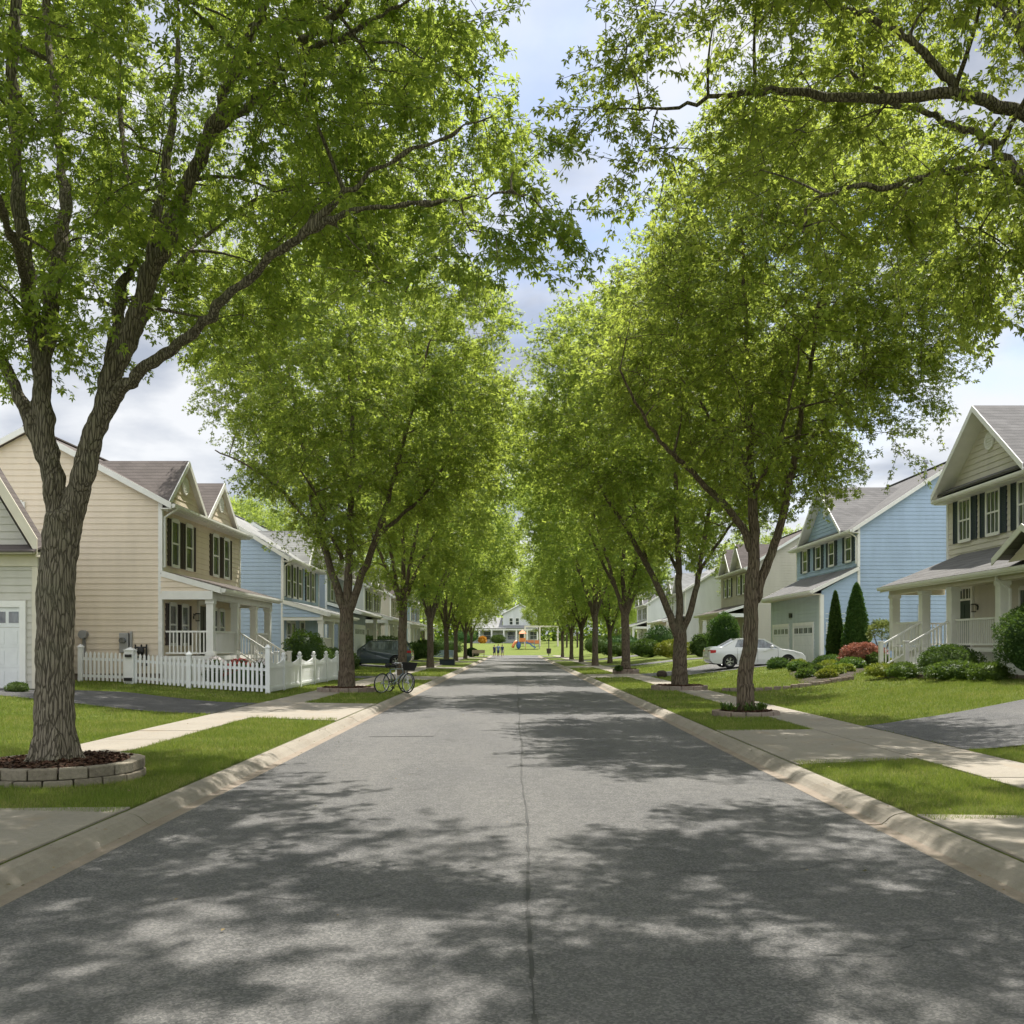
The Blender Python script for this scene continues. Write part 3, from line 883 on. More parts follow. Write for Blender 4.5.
        if transom:
            mb = MB(); s.pb(mb, plane, pos, a0, a1, .02, .03, zt + .02, z1); s.part(mb, 'transom_pane', 'glass', fr)
            mb = MB()
            for k in range(1, 4): a = a0 + w * k / 4; s.pb(mb, plane, pos, a - .015, a + .015, .03, .05, zt + .02, z1)
            s.part(mb, 'transom_bars', 'trim', fr)
    def garage_door(s, plane, pos, a0, a1, z0, z1, arch=False, n=4):
        mb = MB()
        s.pb(mb, plane, pos, a0 - .16, a0, 0, .07, z0, z1 + .18); s.pb(mb, plane, pos, a1, a1 + .16, 0, .07, z0, z1 + .18); s.pb(mb, plane, pos, a0, a1, 0, .068, z1, z1 + .18)
        s.part(mb, 'garage_frame', 'trim')
        mb = MB(); rows = 4; rh = (z1 - z0) / rows
        for r in range(rows):
            s.pb(mb, plane, pos, a0, a1, 0, .028, z0 + r * rh + .008, z0 + (r + 1) * rh - .008)
            cw = (a1 - a0) / n
            for k in range(n):
                if r == rows - 1: continue
                s.pb(mb, plane, pos, a0 + cw * k + .08, a0 + cw * (k + 1) - .08, .028, .036, z0 + r * rh + .09, z0 + (r + 1) * rh - .09)
        s.pb(mb, plane, pos, a0, a1, 0, .015, z0, z1)
        d = s.part(mb, 'garage_door', 'garage')
        mb = MB(); cw = (a1 - a0) / n
        for k in range(n):
            m_ = .09 if n < 8 else .045; x0, x1 = a0 + cw * k + m_, a0 + cw * (k + 1) - m_; zz0, zz1 = z1 - rh + .12, z1 - .12
            s.pb(mb, plane, pos, x0, x1, .028, .034, zz0, zz1)
        s.part(mb, 'garage_windows', 'glass', d)
        mb = MB()
        for k in range(n if n < 8 else 0):
            x0, x1 = a0 + cw * k + .09, a0 + cw * (k + 1) - .09; zz0, zz1 = z1 - rh + .12, z1 - .12
            for q in (1 / 3, 2 / 3): x = x0 + (x1 - x0) * q; s.pb(mb, plane, pos, x - .012, x + .012, .034, .04, zz0, zz1)
        (s.part(mb, 'window_bars', 'garage', d) if mb.v else None)
    def lamp(s, plane, pos, a, z):
        mb = MB(); s.pb(mb, plane, pos, a - .05, a + .05, 0, .03, z - .1, z + .1); s.pb(mb, plane, pos, a - .02, a + .02, .03, .14, z + .04, z + .07)
        s.pb(mb, plane, pos, a - .07, a + .07, .09, .23, z + .08, z + .12); s.pb(mb, plane, pos, a - .06, a + .06, .10, .22, z - .18, z - .15)
        for q in (-.055, .045):
            for d in (.10, .21): s.pb(mb, plane, pos, a + q, a + q + .01, d, d + .01, z - .15, z + .08)
        l = s.part(mb, 'wall_lamp', 'metal_dark')
        mb = MB(); s.pb(mb, plane, pos, a - .04, a + .04, .115, .205, z - .15, z + .08); s.part(mb, 'lamp_glass', 'cream', l)
    def railing(s, a, b, z, h=.9, gap=.12, mat='trim', name='railing', solid=False, zb=None):
        """a, b = (u, v); z floor height at each end"""
        z0, z1 = (z, z) if not hasattr(z, '__len__') else z
        mb = MB()
        A = Vector(s.P(a[0], a[1], z0)); B = Vector(s.P(b[0], b[1], z1))
        up = Vector((0, 0, 1))
        mb.bar(A + up * h, B + up * h, .07, .06); mb.bar(A + up * .1, B + up * .1, .05, .05)
        n = max(2, int((B - A).length / gap))
        for k in range(1, n):
            p = A + (B - A) * k / n
            mb.bar(p + up * .1, p + up * h, .035)
        return s.part(mb, name, mat)
    def roof_main(s, u0, u1, dep, ze, rise, mat, over=.3, eave=.4, t=.13, fascia='trim', hip=False):
        sl = rise / (dep / 2); mid = dep / 2
        U0, U1 = u0 - over, u1 + over
        zr = ze + rise; zl = ze - eave * sl
        mb = MB(); up = .03
        mb.slab([s.P(U0, -eave, zl + up + t), s.P(U1, -eave, zl + up + t), s.P(U1, mid, zr + up + t), s.P(U0, mid, zr + up + t)], t)
        mb.slab([s.P(U0, dep + eave, zl + up + t), s.P(U1, dep + eave, zl + up + t), s.P(U1, mid, zr + up + t), s.P(U0, mid, zr + up + t)], t)
        mb.bar(s.P(U0, mid, zr + up + t + .01), s.P(U1, mid, zr + up + t + .01), .26, .05)
        r = s.part(mb, 'roof', mat)
        mb = MB()
        for U in (U0, U1):
            for q in (-1, 1):
                v_e = -eave if q < 0 else dep + eave
                a = Vector(s.P(U, v_e, zl - .02)); b = Vector(s.P(U, mid, zr - .02)); d = .035 if U == U1 else -.035
                mb.hexa([a, a + Vector((0, d, 0)), b + Vector((0, d, 0)), b, a + Vector((0, 0, .21)), a + Vector((0, d, .21)), b + Vector((0, d, .21)), b + Vector((0, 0, .21))])
        # soffits and eave fascia
        for v0, v1 in ((-eave, 0), (dep, dep + eave)):
            mb.hexa([s.P(U0 + .04, v0, zl - .02), s.P(U1 - .04, v0, zl - .02), s.P(U1 - .04, v1, zl - .02), s.P(U0 + .04, v1, zl - .02), s.P(U0 + .04, v0, zl + .02), s.P(U1 - .04, v0, zl + .02), s.P(U1 - .04, v1, zl + .02), s.P(U0 + .04, v1, zl + .02)])
        s.part(mb, 'fascia', fascia)
        mb = MB(); s.gutter(mb, U0, U1, -eave - .001, zl + .02); s.part(mb, 'gutter', fascia)
        return zr, sl
    def gutter(s, mb, u0, u1, v, z):
        prof = [(0, 0), (-.10, -.0), (-.13, .06), (-.13, .13), (-.115, .13), (-.115, .065), (-.09, .015), (0, .015)]
        for a, b in zip(prof, prof[1:]):
            mb.face([s.P(u0, v + a[0], z + a[1]), s.P(u1, v + a[0], z + a[1]), s.P(u1, v + b[0], z + b[1]), s.P(u0, v + b[0], z + b[1])])
        for u in (u0, u1): mb.face([s.P(u, v + p[0], z + p[1]) for p in prof[:4]] + [s.P(u, v, z + .13)])
    def downspout(s, u, v, zt, zb_, out=.1):
        mb = MB()
        mb.tube([s.P(u, v - .5, zt), s.P(u, v - .5, zt - .1), s.P(u, v - .08, zt - .38), s.P(u, v - .08, zb_)], .045, 6)
        s.part(mb, 'downspout', 'trim')
    def front_gable(s, uc, hw, ze, zp, sl_main, wall, mat, over=.3, vent=True, eave=.4, pent=False):
        """a gable over the street front whose ridge runs back into the main roof"""
        t = .11; k = (zp - ze) / hw; vm = (zp - ze) / sl_main
        e = .22; vo = -over - .12
        mb = MB()
        for q in (-1, 1):
            lo_u = uc + q * (hw + e); lo_z = ze - e * k
            n = Vector((0, q * k, 1)).normalized()
            mb.slab([s.P(uc, vo, zp + .13 + .03), s.P(uc, vm + .25, zp + .16), s.P(lo_u, max(0, -e * k / sl_main) - .0, lo_z + .16), s.P(lo_u, vo, lo_z + .16)], t, (0, n.y, n.z))
        g_ = s.part(mb, 'gable_roof', mat)
        mb = MB()
        for q in (-1, 1):
            a = Vector(s.P(uc + q * (hw + e), vo, ze - e * k - .06)); b = Vector(s.P(uc, vo, zp - .06))
            d = Vector((s.s * -.035, 0, 0)); h = Vector((0, 0, .22))
            mb.hexa([a, a + d, b + d, b, a + h, a + d + h, b + d + h, b + h])
            # underside of the overhang
            a2 = Vector(s.P(uc + q * (hw + e), 0, ze - e * k)); b2 = Vector(s.P(uc, 0, zp)); a3 = Vector(s.P(uc + q * (hw + e), vo + .001, ze - e * k)); b3 = Vector(s.P(uc, vo + .001, zp))
            mb.slab([a2, b2, b3, a3], .02)
        s.part(mb, 'gable_trim', 'trim')
        mb = MB(); s.lap(mb, 'street', -.015, [(uc - hw, ze), (uc + hw, ze), (uc, zp)]); s.part(mb, 'gable_wall', wall)
        if vent:
            mb = MB(); c = s.P(uc, -.05, ze + (zp - ze) * .56); r = min(.28, hw * .16)
            mb.ring(c, r, .045, 'x', 20, 6); 
            d = s.s * -.02
            mb.cyl((c[0] - .02, c[1], c[2]), (c[0] + .02, c[1], c[2]), r, 20)
            for j in range(-2, 3): mb.box(c[0] + d - .02, c[0] + d + .02, c[1] - r * .8, c[1] + r * .8, c[2] + j * r * .33 - .012, c[2] + j * r * .33 + .012)
            s.part(mb, 'vent', 'trim')
        if pent:
            mb = MB(); mb.slab([s.P(uc - hw - .1, -.5, ze - .02), s.P(uc + hw + .1, -.5, ze - .02), s.P(uc + hw + .1, -.01, ze + .22), s.P(uc - hw - .1, -.01, ze + .22)], .08); s.part(mb, 'pent_roof', mat)
    def shed(s, u0, u1, v_in, z_in, v_out, z_out, mat, over=.25, hip=0.0, fascia='trim', name='porch_roof'):
        """lean-to roof from the wall (v_in, z_in) down to the eave (v_out, z_out)"""
        mb = MB(); t = .12
        mb.slab([s.P(u0 - over, v_out, z_out), s.P(u1 + over, v_out, z_out), s.P(u1 + over - hip, v_in, z_in), s.P(u0 - over, v_in, z_in)], t)
        if hip:
            mb.slab([s.P(u1 + over, v_out, z_out), s.P(u1 + over, v_in, z_out), s.P(u1 + over - hip, v_in, z_in)], .06)
        r = s.part(mb, name, mat)
        mb = MB()
        for u, d in ((u0 - over, -.035), (u1 + over, .035)):
            if hip and u > u0: continue
            a = Vector(s.P(u, v_out, z_out - .2)); b = Vector(s.P(u, v_in, z_in - .2)); D = Vector((0, d, 0)); h = Vector((0, 0, .2))
            mb.hexa([a, a + D, b + D, b, a + h, a + D + h, b + D + h, b + h])
        a = s.P(u0 - over, v_out - .03, z_out - .22)
        mb.hexa([s.P(u0 - over, v_out - .03, z_out - .22), s.P(u1 + over, v_out - .03, z_out - .22), s.P(u1 + over, v_out, z_out - .22), s.P(u0 - over, v_out, z_out - .22), s.P(u0 - over, v_out - .03, z_out - .02), s.P(u1 + over, v_out - .03, z_out - .02), s.P(u1 + over, v_out, z_out - .02), s.P(u0 - over, v_out, z_out - .02)])
        s.gutter(mb, u0 - over, u1 + over, v_out - .031, z_out - .17)
        s.part(mb, 'porch_fascia', fascia)
        return r
    def post(s, u, v, z0, z1, w=.26, mat='trim'):
        mb = MB(); x, y, _ = s.P(u, v, 0)
        mb.box(x - w / 2, x + w / 2, y - w / 2, y + w / 2, z0, z1)
        k = w / 2 + .03
        mb.box(x - k, x + k, y - k, y + k, z0 + .002, z0 + .14); mb.box(x - k, x + k, y - k, y + k, z1 - .14, z1 - .002)
        s.part(mb, 'porch_post', mat, bevel=.01)
    def shell(s, u0, u1, dep, zb, ze, rise, wall, trim='trim', z_side0=None):
        mb = MB()
        s.lap(mb, 'street', 0, [(u0, zb), (u1, zb), (u1, ze), (u0, ze)]); s.part(mb, 'front_wall', wall)
        gp = [(0, zb), (dep, zb), (dep, ze), (dep / 2, ze + rise), (0, ze)]
        mb = MB(); s.lap(mb, 'near', u0, gp); s.part(mb, 'side_wall', wall)
        mb = MB(); s.lap(mb, 'far', u1, gp); s.part(mb, 'side_wall', wall)
        mb = MB(); s.lap(mb, 'back', dep, [(u0, zb), (u1, zb), (u1, ze), (u0, ze)]); s.part(mb, 'back_wall', wall)
        k = .045
        for u, sg in ((u0, -1), (u1, 1)):
            for v, vs in ((0, -1), (dep, 1)):
                mb = MB()
                a0, a1 = sorted((u + sg * k, u - sg * .09)); b0, b1 = sorted((v + vs * k, v - vs * .09))
                x0, x1 = s.s * (s.xf + b0), s.s * (s.xf + b1)
                mb.box(x0, x1, a0, a1, zb, ze - .02)
                s.part(mb, 'corner_board', trim)
        mb = MB(); x0, x1 = s.s * (s.xf - .02 + .04), s.s * (s.xf + dep - .02)
        mb.box(x0, x1, u0 + .02, u1 - .02, zb - .8, zb + .0); s.part(mb, 'foundation', 'edging')
    def steps(s, u0, u1, v_top, z_top, z_bot, tread=.29, mat='concrete'):
        n = max(2, round((z_top - z_bot) / .18)); h = (z_top - z_bot) / n
        mb = MB()
        for k in range(n - 1):
            zt = z_top - h * (k + 1)
            x0, x1 = s.s * (s.xf + v_top - tread * k), s.s * (s.xf + v_top - tread * (k + 1))
            mb.box(x0, x1, u0, u1, z_bot - .1, zt)
        s.part(mb, 'steps', mat)
        return v_top - tread * (n - 1)
    def porch(s, u0, u1, pd, zf, z_beam, posts, z_ground, skirt='trim', post_w=.26, beam='trim', ceiling='cream'):
        mb = MB(); x0, x1 = s.s * (s.xf - .03), s.s * (s.xf - pd - .12)
        mb.box(x0, x1, u0 - .05, u1 + .05, zf - .14, zf); s.part(mb, 'porch_floor', 'trim')
        mb = MB(); x1 = s.s * (s.xf - pd)
        mb.box(x0, x1, u0, u1, z_ground - .3, zf - .142); s.part(mb, 'porch_skirt', skirt)
        mb = MB(); xa, xb = s.s * (s.xf - pd - .13), s.s * (s.xf - pd + .13)
        mb.box(xa, xb, u0 - .13, u1 + .13, z_beam, z_beam + .28)
        mb.box(s.s * (s.xf - pd + .131), s.s * (s.xf - .03), u0 - .13, u0 + .13, z_beam, z_beam + .28)
        mb.box(s.s * (s.xf - pd + .131), s.s * (s.xf - .03), u1 - .13, u1 + .13, z_beam, z_beam + .28)
        s.part(mb, 'porch_beam', beam)
        mb = MB(); mb.box(s.s * (s.xf - pd + .131), s.s * (s.xf - .03), u0 + .131, u1 - .131, z_beam + .2, z_beam + .24); s.part(mb, 'porch_ceiling', ceiling)
        for u in posts: s.post(u, -pd, zf, z_beam, post_w)

def newel(h, u, v, z0, z1):
    mb = MB(); x, y, _ = h.P(u, v, 0)
    mb.box(x - .07, x + .07, y - .07, y + .07, z0, z1); mb.box(x - .09, x + .09, y - .09, y + .09, z1, z1 + .05)
    h.part(mb, 'newel_post', 'trim', bevel=.008)

def build_houses():
    # ---- beige house behind the picket fence (left)
    h = House('house', -1, 11.8, 36, .45, 'beige clapboard house with brown shingle roof and white porch behind the picket fence')
    u0, u1, zb, ze = 31.7, 40.7, .75, 6.45
    h.shell(u0, u1, 8.8, zb, ze, 2.35, 'beige')
    zr, sl = h.roof_main(u0, u1, 8.8, ze, 2.35, 'roof_brown', over=.2)
    h.front_gable(33.85, 1.95, ze - .05, 8.1, sl, 'beige', 'roof_brown', over=.06)
    h.front_gable(37.95, 1.95, ze - .05, 8.0, sl, 'beige', 'roof_brown', over=.06)
    for (a, b) in ((32.55, 33.2), (33.95, 34.6), (37.0, 37.65), (38.4, 39.05)):
        h.window('street', 0, a, b, 4.45, 5.95, 'shutter_brown', sw=.26)
    h.shed(31.75, 39.4, -.02, 4.18, -2.0, 3.62, 'roof_brown', over=.1, hip=0)
    mb = MB(); h.lap(mb, 'near', 31.66, [(-1.62, 3.42), (0, 3.42), (0, 4.0), (-1.62, 3.55)]); h.part(mb, 'porch_gable', 'beige')
    zf = 1.33
    h.porch(31.75, 39.3, 1.6, zf, 3.22, (31.85, 34.6, 37.1, 39.2), .4, post_w=.24)
    for (a, b) in ((32.35, 32.95), (33.55, 34.15), (36.9, 37.5), (37.8, 38.4)): h.window('street', 0, a, b, 1.75, 3.05, 'shutter_brown' if a < 35 else None, sw=.24)
    h.door('street', 0, 35.35, 36.25, zf, 3.2, 'door_dark', False); h.lamp('street', 0, 34.85, 2.75)
    h.railing((31.85, -.1), (31.85, -1.5), zf, .82); h.railing((31.95, -1.6), (34.5, -1.6), zf, .82); h.railing((37.2, -1.6), (39.1, -1.6), zf, .82)
    zg = .42
    vb = h.steps(34.85, 36.75, -1.74, zf, zg)
    for u in (34.8, 36.85):
        newel(h, u, vb - .15, zg - .1, zg + 1.0); h.railing((u, -1.7), (u, vb - .12), (zf, zg + .08), .82, name='stair_railing')
    h.downspout(31.78, 0, ze - .1, 4.3)
    # meters on the gable wall
    mb = MB(); P = lambda v, z: None
    h.pb(mb, 'near', 31.7, 1.05, 1.35, .03, .15, 1.45, 2.1); h.pb(mb, 'near', 31.7, .95, 1.02, .03, .10, 1.35, 2.15); h.part(mb, 'meter_box', 'metal_grey', bevel=.01)
    mb = MB(); c = h.pt('near', 31.7, 1.22, .16, 1.85); mb.cyl((c[0], c[1] + .02, c[2]), (c[0], c[1] - .10, c[2]), .10, 14); h.part(mb, 'meter_dial', 'glass')
    mb = MB(); c = h.pt('near', 31.7, 2.55, .1, 2.05); mb.cyl((c[0], c[1] + .08, c[2]), (c[0], c[1] - .12, c[2]), .14, 14); h.pb(mb, 'near', 31.7, 2.5, 2.6, .03, .08, 1.3, 2.0); h.part(mb, 'electric_meter', 'metal_grey')
    mb = MB()
    for z in (1.3, 1.62): mb.tube([h.pt('near', 31.7, -.1 + .55, .12, z), h.pt('near', 31.7, .9 - .05, .12, z)], .03, 6)
    for v in (.45, .62, .82): mb.tube([h.pt('near', 31.7, v, .12, 1.0), h.pt('near', 31.7, v, .12, 1.72)], .03, 6)
    mb.ball(h.pt('near', 31.7, .63, .16, 1.5), (.13, .09, .15), 10, 7); h.part(mb, 'gas_meter', 'metal_dark')
    mb = MB(); h.pb(mb, 'near', 31.7, 4.3, 4.42, .03, .14, 1.2, 1.85); h.part(mb, 'junction_box', 'shutter_navy')
    h.window('near', 31.7, 4.6, 5.35, 5.1, 6.4, None)

    # ---- grey garage house at the left edge
    h = House('garage_house', -1, 12.95, 27, .55, 'grey green clapboard garage with steep white trimmed gable and white garage door', cat='house')
    u0, u1 = 25.7, 27.2; dep = 4.9; zb, ze = .52, 4.15
    mb = MB(); h.lap(mb, 'near', u0, [(0, zb), (dep, zb), (dep, ze), (0, ze)]); h.lap(mb, 'street', 0, [(u0, zb), (u1, zb), (u1, ze), (u0, ze)]); h.lap(mb, 'far', u1, [(0, zb), (dep, zb), (dep, ze), (0, ze)]); h.part(mb, 'garage_wall', 'taupe')
    mb = MB(); h.lap(mb, 'near', u0 + .25, [(.15, ze + .25), (dep - .15, ze + .25), (dep / 2, ze + 4.05)]); h.part(mb, 'gable_wall', 'taupe')
    mb = MB()
    for q in (-1, 1):
        c = dep / 2; lo = c + q * (c + .12)
        mb.slab([h.P(u0 - .25, c, ze + 4.35), h.P(u0 + .6, c, ze + 4.35), h.P(u0 + .6, lo, ze + .12), h.P(u0 - .25, lo, ze + .12)], .13, (0.86 * q * -1, 0, .5))
    h.part(mb, 'roof', 'roof_brown')
    mb = MB()
    for q in (-1, 1):
        c = dep / 2; lo = c + q * (c + .16)
        a = Vector(h.P(u0 - .29, lo, ze - .06)); b = Vector(h.P(u0 - .29, c, ze + 4.22)); D = Vector((0, .04, 0)); t = Vector((0, 0, .46))
        mb.hexa([a, a + D, b + D, b, a + t, a + D + t, b + D + t, b + t])
        a = Vector(h.P(u0 - .25, lo - q * .05, ze - .08)); b = Vector(h.P(u0 - .25, c, ze + 4.10)); D = Vector((0, .5, 0)); t = Vector((0, 0, .05))
        mb.hexa([a, a + D, b + D, b, a + t, a + D + t, b + D + t, b + t])
    h.pb(mb, 'near', u0, -.06, dep + .06, 0, .06, ze - .32, ze - .02); h.pb(mb, 'near', u0, -.05, .09, .03, .055, zb, ze - .33)
    h.pb(mb, 'near', u0, -.1, dep + .1, .0, .42, ze - .015, ze + .05); h.part(mb, 'trim_boards', 'cream')
    mb = MB(); mb.slab([h.P(u0 - .47, -.15, ze + .06), h.P(u0 - .47, dep + .15, ze + .06), h.P(u0 + .25, dep + .15, ze + .30), h.P(u0 + .25, -.15, ze + .30)], .05); h.part(mb, 'pent_roof', 'roof_brown')
    h.garage_door('near', u0, .42, 4.3, zb + .02, 2.72, n=11)
    mb = MB(); mb.box(-15.3, -24, 27.22, 31.2, .3, 4.9); h.part(mb, 'rear_wing', 'taupe')
    mb = MB(); h.pb(mb, 'street', 0, 26.3, 26.38, .03, .09, .6, 4.1); h.part(mb, 'downspout', 'trim')
    mb = MB(); mb.slab([h.P(u0 + .9, -.2, ze + .1), h.P(u1 + .2, -.2, ze + .1), h.P(u1 + .2, dep, ze + .3), h.P(u0 + .9, dep, ze + .3)], .1); h.part(mb, 'low_roof', 'roof_brown')

    # ---- pale blue house (left)
    h = House('house', -1, 11.8, 52.5, .45, 'pale blue clapboard house with grey roof left of the street, next past the beige one')
    u0, u1, zb, ze = 48.3, 57.0, .7, 6.2
    h.shell(u0, u1, 9.2, zb, ze, 2.9, 'paleblue'); zr, sl = h.roof_main(u0, u1, 9.2, ze, 2.9, 'roof_pale')
    h.front_gable(54.6, 1.9, ze, 8.1, sl, 'offwhite', 'roof_pale')
    for a in (49.0, 50.3, 51.6): h.window('street', 0, a, a + .75, 4.25, 5.85, 'shutter_black', sw=.22)
    for a in (53.6, 54.9): h.window('street', 0, a, a + .75, 4.25, 5.85, 'shutter_black', sw=.22)
    h.shed(48.3, 57, -.02, 4.0, -2.3, 3.35, 'roof_pale', over=.1)
    h.porch(48.4, 56.9, 1.9, 1.25, 2.95, (48.5, 51.2, 54, 56.8), .4)
    mb = MB(); h.lap(mb, 'near', 48.26, [(-1.9, 3.12), (0, 3.12), (0, 3.85), (-1.9, 3.3)]); h.part(mb, 'porch_gable', 'paleblue')
    for a in (49, 50): h.window('street', 0, a, a + .8, 1.6, 2.85, None)
    h.door('street', 0, 52, 52.9, 1.25, 2.95, 'door_dark', False)
    h.railing((48.5, -.1), (48.5, -1.8), 1.25, .8); h.railing((48.6, -1.9), (51.1, -1.9), 1.25, .8)
    h.downspout(48.38, 0, ze - .1, 4.2)
    # ---- further houses on the left
    far_left = [
        ('grey blue clapboard house with white garage front partly behind the second left street tree', 62, 71.5, 'greyblue', 'roof_pale', 1),
        ('white clapboard house with dark windows standing behind the dark parked car', 77.5, 87, 'offwhite', 'roof_grey', 0),
        ('tan house with grey roof far down the left side of the street', 94, 104, 'tan', 'roof_brown', 0),
        ('small looking blue house farthest down the left side of the street', 112, 122, 'paleblue', 'roof_grey', 0)]
    for i, (lab, a, b, wall, rf, gar) in enumerate(far_left): simple_house(-1, 12.3, a, b, wall, rf, lab, gar, i)

    # ---- greige house with the porch stairs (right, near)
    h = House('house', 1, 16.5, 32, .75, 'near right greige house with dark shutters, grey shingle gable and white stair porch')
    u0, u1, zb, ze = 24.0, 36.2, .9, 7.35
    h.shell(u0, u1, 9.5, zb, ze, 3.3, 'greige'); zr, sl = h.roof_main(u0, u1, 9.5, ze, 3.3, 'roof_taupe')
    h.front_gable(32.95, 3.05, ze + .05, 9.85, sl, 'greige', 'roof_taupe', over=.5, pent=True)
    for (a, b) in ((34.35, 35.2), (32.3, 33.15), (30.2, 31.05), (28.1, 28.95)): h.window('street', 0, a, b, 5.55, 7.0, 'shutter_navy', sw=.38, cols=3)
    zf = 1.62
    h.shed(24.0, 36.6, -.02, 5.05, -2.35, 3.95, 'roof_taupe', over=.15, hip=1.6)
    h.porch(24.1, 36.5, 1.95, zf, 3.62, (24.2, 28.35, 31.5, 33.75, 36.4), .72, post_w=.30, beam='cream')
    # little cross gable over the porch entry at the near end
    mb = MB()
    for q in (-1, 1): mb.slab([h.P(25.7, -2.75, 5.02), h.P(25.7, -.4, 5.02), h.P(25.7 + q * 1.6, -.4, 4.22), h.P(25.7 + q * 1.6, -2.75, 4.22)], .1)
    h.part(mb, 'entry_gable_roof', 'roof_taupe')
    mb = MB(); h.lap(mb, 'street', -2.45, [(24.35, 4.05), (27.05, 4.05), (25.7, 4.75)]); h.part(mb, 'entry_gable_wall', 'cream')
    mb = MB()
    for q in (-1, 1):
        a = Vector(h.P(25.7 + q * 1.62, -2.78, 3.98)); b = Vector(h.P(25.7, -2.78, 4.79)); D = Vector((-.03, 0, 0)); t = Vector((0, 0, .2)); mb.hexa([a, a + D, b + D, b, a + t, a + D + t, b + D + t, b + t])
    h.part(mb, 'entry_gable_trim', 'trim')
    h.door('street', 0, 34.25, 35.15, zf, 3.75, 'door_green'); h.lamp('street', 0, 33.85, 3.05)
    h.window('street', 0, 30.1, 30.95, 2.05, 3.5, None); h.window('street', 0, 29.0, 29.85, 2.05, 3.5, None)
    for a, b in ((33.75, 36.4), (28.35, 31.5), (24.2, 28.35)): h.railing((a + .15, -1.95), (b - .15, -1.95), zf, .9, gap=.13)
    h.railing((36.4, -.1), (36.4, -1.8), zf, .9, gap=.13)
    zg = .74; vb = h.steps(31.7, 33.6, -2.09, zf, zg, mat='trim')
    for u in (31.55, 33.75):
        newel(h, u, vb - .25, zg - .15, zg + 1.05); h.railing((u, -2.1), (u, vb - .2), (zf, zg + .1), .88, gap=.13, name='stair_railing')
    h.downspout(28.2, -1.72, 3.75, 1.7)
    h.window('near', 24.0, 3.0, 4.0, 5.3, 6.8, None, cols=3)

    # ---- blue house with two garage doors (right)
    h = House('house', 1, 17.7, 54, .6, 'blue clapboard house with two white garage doors beside the parked white car')
    u0, u1, zb, ze = 49.0, 59.6, .6, 7.75
    h.shell(u0, u1, 10.8, zb, ze, 3.55, 'blue'); zr, sl = h.roof_main(u0, u1, 10.8, ze, 3.55, 'roof_taupe')
    h.front_gable(54.0, 3.6, ze, 10.5, sl, 'blue', 'roof_taupe', over=.4)
    for a in (49.9, 52.6, 54.9, 57.4): h.window('street', 0, a, a + .85, 6.15, 7.4, 'shutter_navy', sw=.36)
    xg = -1.9
    mb = MB(); h.lap(mb, 'street', xg, [(u0, zb), (58.6, zb), (58.6, 4.35), (u0, 4.35)]); h.part(mb, 'garage_wall', 'slate')
    mb = MB(); h.lap(mb, 'near', u0, [(xg, zb), (0, zb), (0, 5.55), (xg, 4.5)]); h.part(mb, 'garage_side_wall', 'blue'); mb = MB(); h.lap(mb, 'far', 58.6, [(xg, zb), (0, zb), (0, 5.55), (xg, 4.5)]); h.part(mb, 'garage_side_wall', 'blue')
    mb = MB(); h.pb(mb, 'street', xg, u0 - .05, u0 + .16, .03, .07, zb, 4.3); h.pb(mb, 'near', u0, xg - .07, xg + .12, .03, .055, zb, 4.3); h.part(mb, 'garage_corner_board', 'trim')
    h.shed(u0, 58.7, -.02, 5.75, xg - .5, 4.55, 'roof_grey', over=.2, name='garage_roof')
    mb = MB(); mb.hexa([h.P(u0 - .15, xg - .48, 4.3), h.P(58.8, xg - .48, 4.3), h.P(58.8, xg - .03, 4.3), h.P(u0 - .15, xg - .03, 4.3), h.P(u0 - .15, xg - .48, 4.34), h.P(58.8, xg - .48, 4.34), h.P(58.8, xg - .03, 4.34), h.P(u0 - .15, xg - .03, 4.34)]); h.part(mb, 'soffit', 'cream')
    h.garage_door('street', xg, 50.3, 53.7, zb + .02, 2.75, n=4); h.garage_door('street', xg, 54.8, 57.9, zb + .02, 2.75, n=4)
    mb = MB(); h.pb(mb, 'street', xg, 54.05, 54.25, .03, .08, 3.25, 3.5); h.pb(mb, 'street', xg, 54.35, 54.6, .03, .08, 3.25, 3.52); h.part(mb, 'floodlight', 'metal_dark')
    mb = MB()  # white trellis on the side wall
    for k in range(5): h.pb(mb, 'near', u0, xg + .25 + k * .22, xg + .28 + k * .22, .04, .06, zb + .1, 2.9)
    for k in range(11): h.pb(mb, 'near', u0, xg + .2, xg + 1.2, .06, .08, zb + .2 + k * .25, zb + .23 + k * .25)
    h.part(mb, 'trellis', 'trim')
    h.window('near', u0, 3.15, 3.5, 2.2, 3.7, None, rail=False)
    mb = MB(); c = h.P(u0 + 1.2, 4.0, ze + 2.6); mb.cyl((c[0], c[1], ze + 2.3), (c[0], c[1], ze + 3.55), .07, 10); mb.cyl((c[0], c[1], ze + 3.55), (c[0], c[1], ze + 3.72), .15, 10, .12); h.part(mb, 'vent_pipe', 'metal_grey')
    h.downspout(u0 + .08, 0, ze - .1, 5.9)
    # ---- further houses on the right
    simple_house(1, 17.7, 71.5, 81.5, 'tan', 'roof_brown', 'tan clapboard house with pale porch behind the egg shaped evergreen shrub', 0, 5, ze=7.6)
    simple_house(1, 17.2, 96, 107, 'offwhite', 'roof_pale', 'white clapboard house behind the red car on the right side', 0, 6, ze=7.2)
    simple_house(1, 17.0, 122, 132, 'offwhite', 'roof_grey', 'farthest pale house down the right side of the street', 0, 7, ze=7.0)
    # ---- white house across the end of the street
    h2 = end_house()

